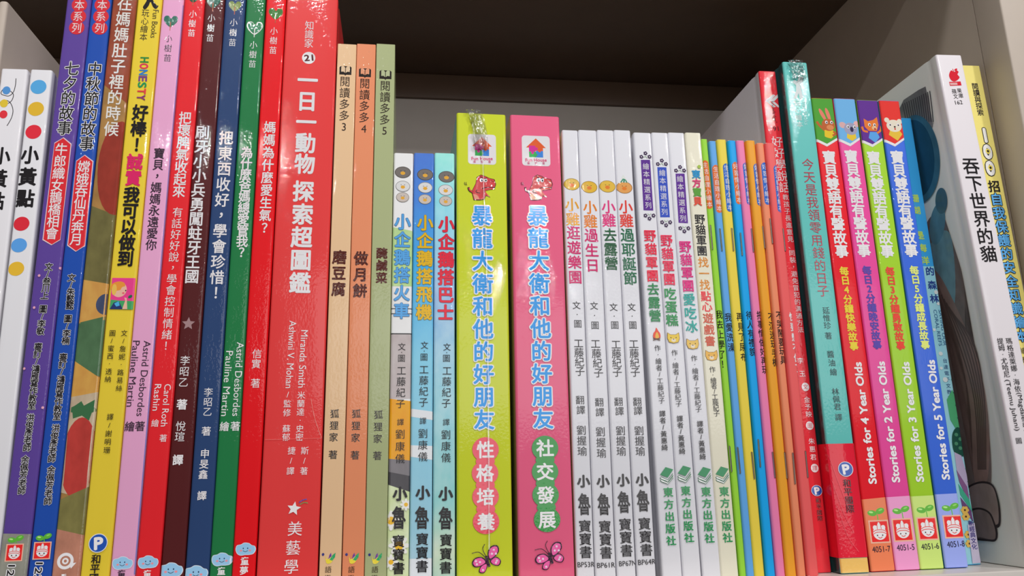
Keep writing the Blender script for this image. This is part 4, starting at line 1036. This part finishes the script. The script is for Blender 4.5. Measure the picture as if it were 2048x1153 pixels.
# ------------------------------------------------------------------ coral reef book
b = Book('picture_book', 'slim sky-blue book about coral reefs, tucked beside the blue talking storybook', 'book', (1790, 234, 1930, 1129, 1824, 239, 1962, 1127), 236,
         'soft', (56, 156, 218), film=1, depth=.12, y0=.009, xw=(.2990, .3080), lean=-.1)
b.Z('cover_print', 533, 1200, (146, 200, 214), noise=.3)
b.T('title_lettering', '珊瑚', 1830, 397, 1833, 421, 16, (180, 206, 90), .03); b.T('title_lettering', '是海洋', 1839.5, 471, 1850, 521.6, 17, (180, 206, 90), .03)
b.T('title_lettering', '的森林', 1859.5, 543, 1868.5, 598, 18, (38, 62, 130), .03)
b.L('subtitle_lettering', 'SAVING OUR', 1880, 620, 1890, 692, 10, (40, 84, 130)); b.L('subtitle_lettering', 'CORAL REEFS', 1869.5, 620, 1881, 692.5, 10, (40, 84, 130))
b.T('author_lettering', '台達電子文教基金會', 1889.6, 722, 1903, 822, 9.5, (40, 70, 120))
for x, y, r in ((1872, 585, 4), (1868, 660, 3), (1881, 708, 4), (1882, 737, 3), (1876, 608, 3), (1890, 760, 5)): b.E('dot_print', x, y, r, r, (226, 236, 238))
b.P('cover_print', [(1893, 800), (1904, 780), (1912, 800), (1922, 870), (1912, 860), (1900, 840)], (74, 160, 110))
b.P('cover_print', [(1904, 870), (1914, 855), (1926, 868), (1930, 905), (1918, 915), (1906, 900)], (26, 74, 62), smooth=True)
for i in range(4): b.E('dot_print', 1912 + (i % 2) * 8, 870 + i * 9, 3.6, 3.6, (70, 130, 100))
b.P('cover_print', [(1908, 905), (1922, 912), (1936, 960), (1934, 980), (1914, 950)], (174, 160, 190))
b.P('cover_print', [(1912, 940), (1934, 975), (1940, 1010), (1918, 965)], (124, 84, 128))
b.P('cover_print', [(1916, 968), (1938, 1000), (1944, 1025), (1920, 990)], (60, 160, 130))
b.P('cover_print', [(1920, 995), (1942, 1022), (1946, 1045), (1924, 1015)], (100, 66, 112))
for x, y in ((1929, 1021), (1931, 1034), (1936, 1070), (1938, 1088)):
    for a in range(6): b.E('flower_print', x + 5 * math.cos(a * 1.047), y + 5 * math.sin(a * 1.047), 3.2, 3.2, (216, 176, 84))
    b.E('flower_print', x, y, 2, 2, (70, 40, 30))
for i in range(30):
    y = 760 + i * 8.5; x = 1897 + (y - 722) * .158 + (i % 3) * 2.5
    b.E('dot_print', x, y, 1.5, 1.5, (38, 84, 70))
b.P('cover_print', [(1934, 1050), (1950, 1046), (1962, 1126), (1944, 1128)], (186, 178, 200), noise=.4)
b.T('publisher_lettering', '新經典文化', 1941, 1047, 1947.5, 1094, 11.5, (60, 50, 120), .02)
add(b)

# ------------------------------------------------------------------ white cat book with its painted front board, and the yellow one behind
b = Book('novel', 'white hardcover with red apple emblem, a painted dark cat on its pale board', 'book', (1870, 110, 2047, 1000, 1924, 108, 2098, 970), 109,
         'hard', (222, 216, 220), film=1, depth=.185, y0=-.0195, rz=.5, side=(214, 216, 210))
b.P('publisher_emblem', [(1898, 150), (1902, 141), (1908, 144), (1913, 141), (1917, 144), (1915, 149), (1919, 155), (1914, 161), (1907, 163), (1901, 159)], (206, 30, 48), smooth=True)
b.S('publisher_emblem', [(1908, 145), (1906, 140), (1905, 138)], 1.4, (206, 30, 48)); b.E('publisher_emblem', 1911.5, 139.5, 3.6, 1.8, (206, 30, 48), -30)
b.P('publisher_emblem', [(1898, 164), (1921, 163), (1923, 171), (1900, 172)], (206, 30, 48)); b.P('publisher_emblem', [(1899, 166), (1914, 165.5), (1915, 170), (1901, 170.5)], (226, 170, 170))
b.T('series_lettering', '蘋果', 1908, 183, 1918.5, 181.5, 10, DARK); b.T('series_lettering', '文庫', 1911, 193, 1921.5, 191.5, 10, DARK)
b.L('code_lettering', '162', 1910, 205.5, 1924.5, 204.5, 11, DARK)
b.T('title_lettering', '吞下世界的貓', 1941.5, 332, 1977, 508, 34, BLACK, .012)
b.T('author_lettering', '瑪格達萊娜·海依', 2017.5, 682.7, 2035, 778, 13.5, BLACK); b.L('author_lettering', '(Magdalena Hai)', 2038, 786, 2056, 885, 14, BLACK)
b.T('author_lettering', '提姆·尤哈尼', 2000, 683, 2013, 749, 13.5, BLACK); b.L('author_lettering', '(Teemu Juhani)', 2014.5, 760, 2035, 862, 14, BLACK)
b.T('author_lettering', '圖', 2037, 882, 2037, 882, 13, BLACK)
q = 'front_board_print'
def BP(pts, col, smooth=True, noise=.4):
    w = [b.left_uv(*p) for p in pts]
    if smooth: w = catmull(w, True)
    w = clip_poly(clip_poly(w, .011, .183, 0), .001, b.h - .001, 1)
    if len(w) > 2: V, Fs = tri_fill(w); b.put(q, V, Fs, col, face='left', noise=noise)
def ell(cx, cy, rx, ry, tilt=0):
    return [(cx + rx * math.cos(a) * math.cos(tilt) - ry * math.sin(a) * math.sin(tilt), cy + rx * math.cos(a) * math.sin(tilt) + ry * math.sin(a) * math.cos(tilt)) for a in [i * math.pi / 8 for i in range(16)]]
BP([(1852, 173), (1838, 180), (1808, 200), (1796, 225), (1796, 300), (1846, 300), (1867, 250), (1858, 200)], (120, 122, 124), False)
for i in range(14):
    x = 1806 + i * 4.2; b.S(q, [(x, 208 - i * 2), (x + 4, 226 - i), (x + 7, 244)], 3, (74, 74, 80), face='left')
BP([(1846, 480), (1880, 420), (1900, 470), (1928, 560), (1934, 680), (1962, 770), (1979, 860), (1979, 990), (1925, 1000), (1900, 800), (1880, 640)], (112, 96, 90), True)
BP([(1850, 520), (1876, 470), (1902, 470), (1912, 560), (1905, 620), (1870, 560)], (110, 140, 148))
BP(ell(1836, 318, 45, 88, -.06), (62, 108, 128)); BP(ell(1832, 318, 38, 78, -.06), (34, 74, 96))
BP(ell(1876, 448, 15, 42, .12), (92, 128, 140)); BP(ell(1884, 402, 12, 26), (70, 104, 120))
BP([(1868, 545), (1886, 560), (1930, 650), (1962, 740), (1979, 850), (1976, 960), (1950, 960), (1940, 800), (1905, 640)], (132, 104, 96))
for i in range(6): b.S(q, [(1884 + i * 5, 590 + i * 8), (1920 + i * 6, 690), (1950 + i * 4, 800), (1958 + i * 3, 940)], 4, (92, 72, 66), face='left')
BP([(1930, 985), (1955, 965), (1985, 968), (1999, 1000), (2003, 1040), (1998, 1056), (1980, 1050), (1940, 1040)], (52, 42, 40)); BP([(1932, 988), (1955, 969), (1984, 972), (1996, 1002), (1999, 1038), (1995, 1050), (1975, 1046), (1940, 1036)], (138, 118, 112))
BP([(1930, 1030), (1955, 1016), (1980, 1024), (1992, 1048), (1997, 1070), (1990, 1084), (1962, 1079), (1935, 1076)], (52, 42, 40)); BP([(1932, 1034), (1955, 1020), (1978, 1027), (1989, 1050), (1993, 1070), (1988, 1080), (1962, 1075), (1937, 1072)], (124, 106, 100))
add(b)
b = Book('picture_book', 'yellow book with balloon-like white digits 100, between the white apple-emblem book and the side panel', 'book', (1928, 130, 2100, 980, 1957.5, 130, 2120, 950), 131,
         'soft', (222, 208, 118), film=1, depth=.17, y0=0, lean=-1.1, xw=(.3415, .3551))
b.T('series_lettering', '閱讀與探索', 1950, 172.6, 1960.6, 225, 13.5, DARK, .015)
def bal(ch, x, y): b.T('title_lettering', ch, x, y, x, y, 37, (226, 224, 222), .05, BLACK, .04, .9)
bal('1', 1970, 271); bal('0', 1975, 304); bal('0', 1980, 337)
for x, y in ((1975.5, 303), (1980.5, 336)): b.E('title_lettering', x, y, 4.6, 5, (224, 205, 90)); b.E('title_lettering', x, y, 2.2, 2.6, BLACK)
b.T('title_lettering', '招', 1988, 373, 1988, 373, 24, BLACK, .02)
b.T('title_lettering', '自我保護的安全知識繪本', 1992.4, 399, 2042.5, 672, 25, (92, 168, 226), .02, BLACK, .05)
b.T('author_lettering', '繪者', 2045, 702, 2048, 720, 13, DARK)
add(b)

# ------------------------------------------------------------------ low grey divider at the end of the row
dv = box_obj('shelf_divider', -.2105, -.2060, .0035, .26, .0004, .3042, M_PANEL, None, 0.0016)
dv['label'] = 'low grey upright divider panel beside the curly-thread white book'; dv['category'] = 'shelf divider'
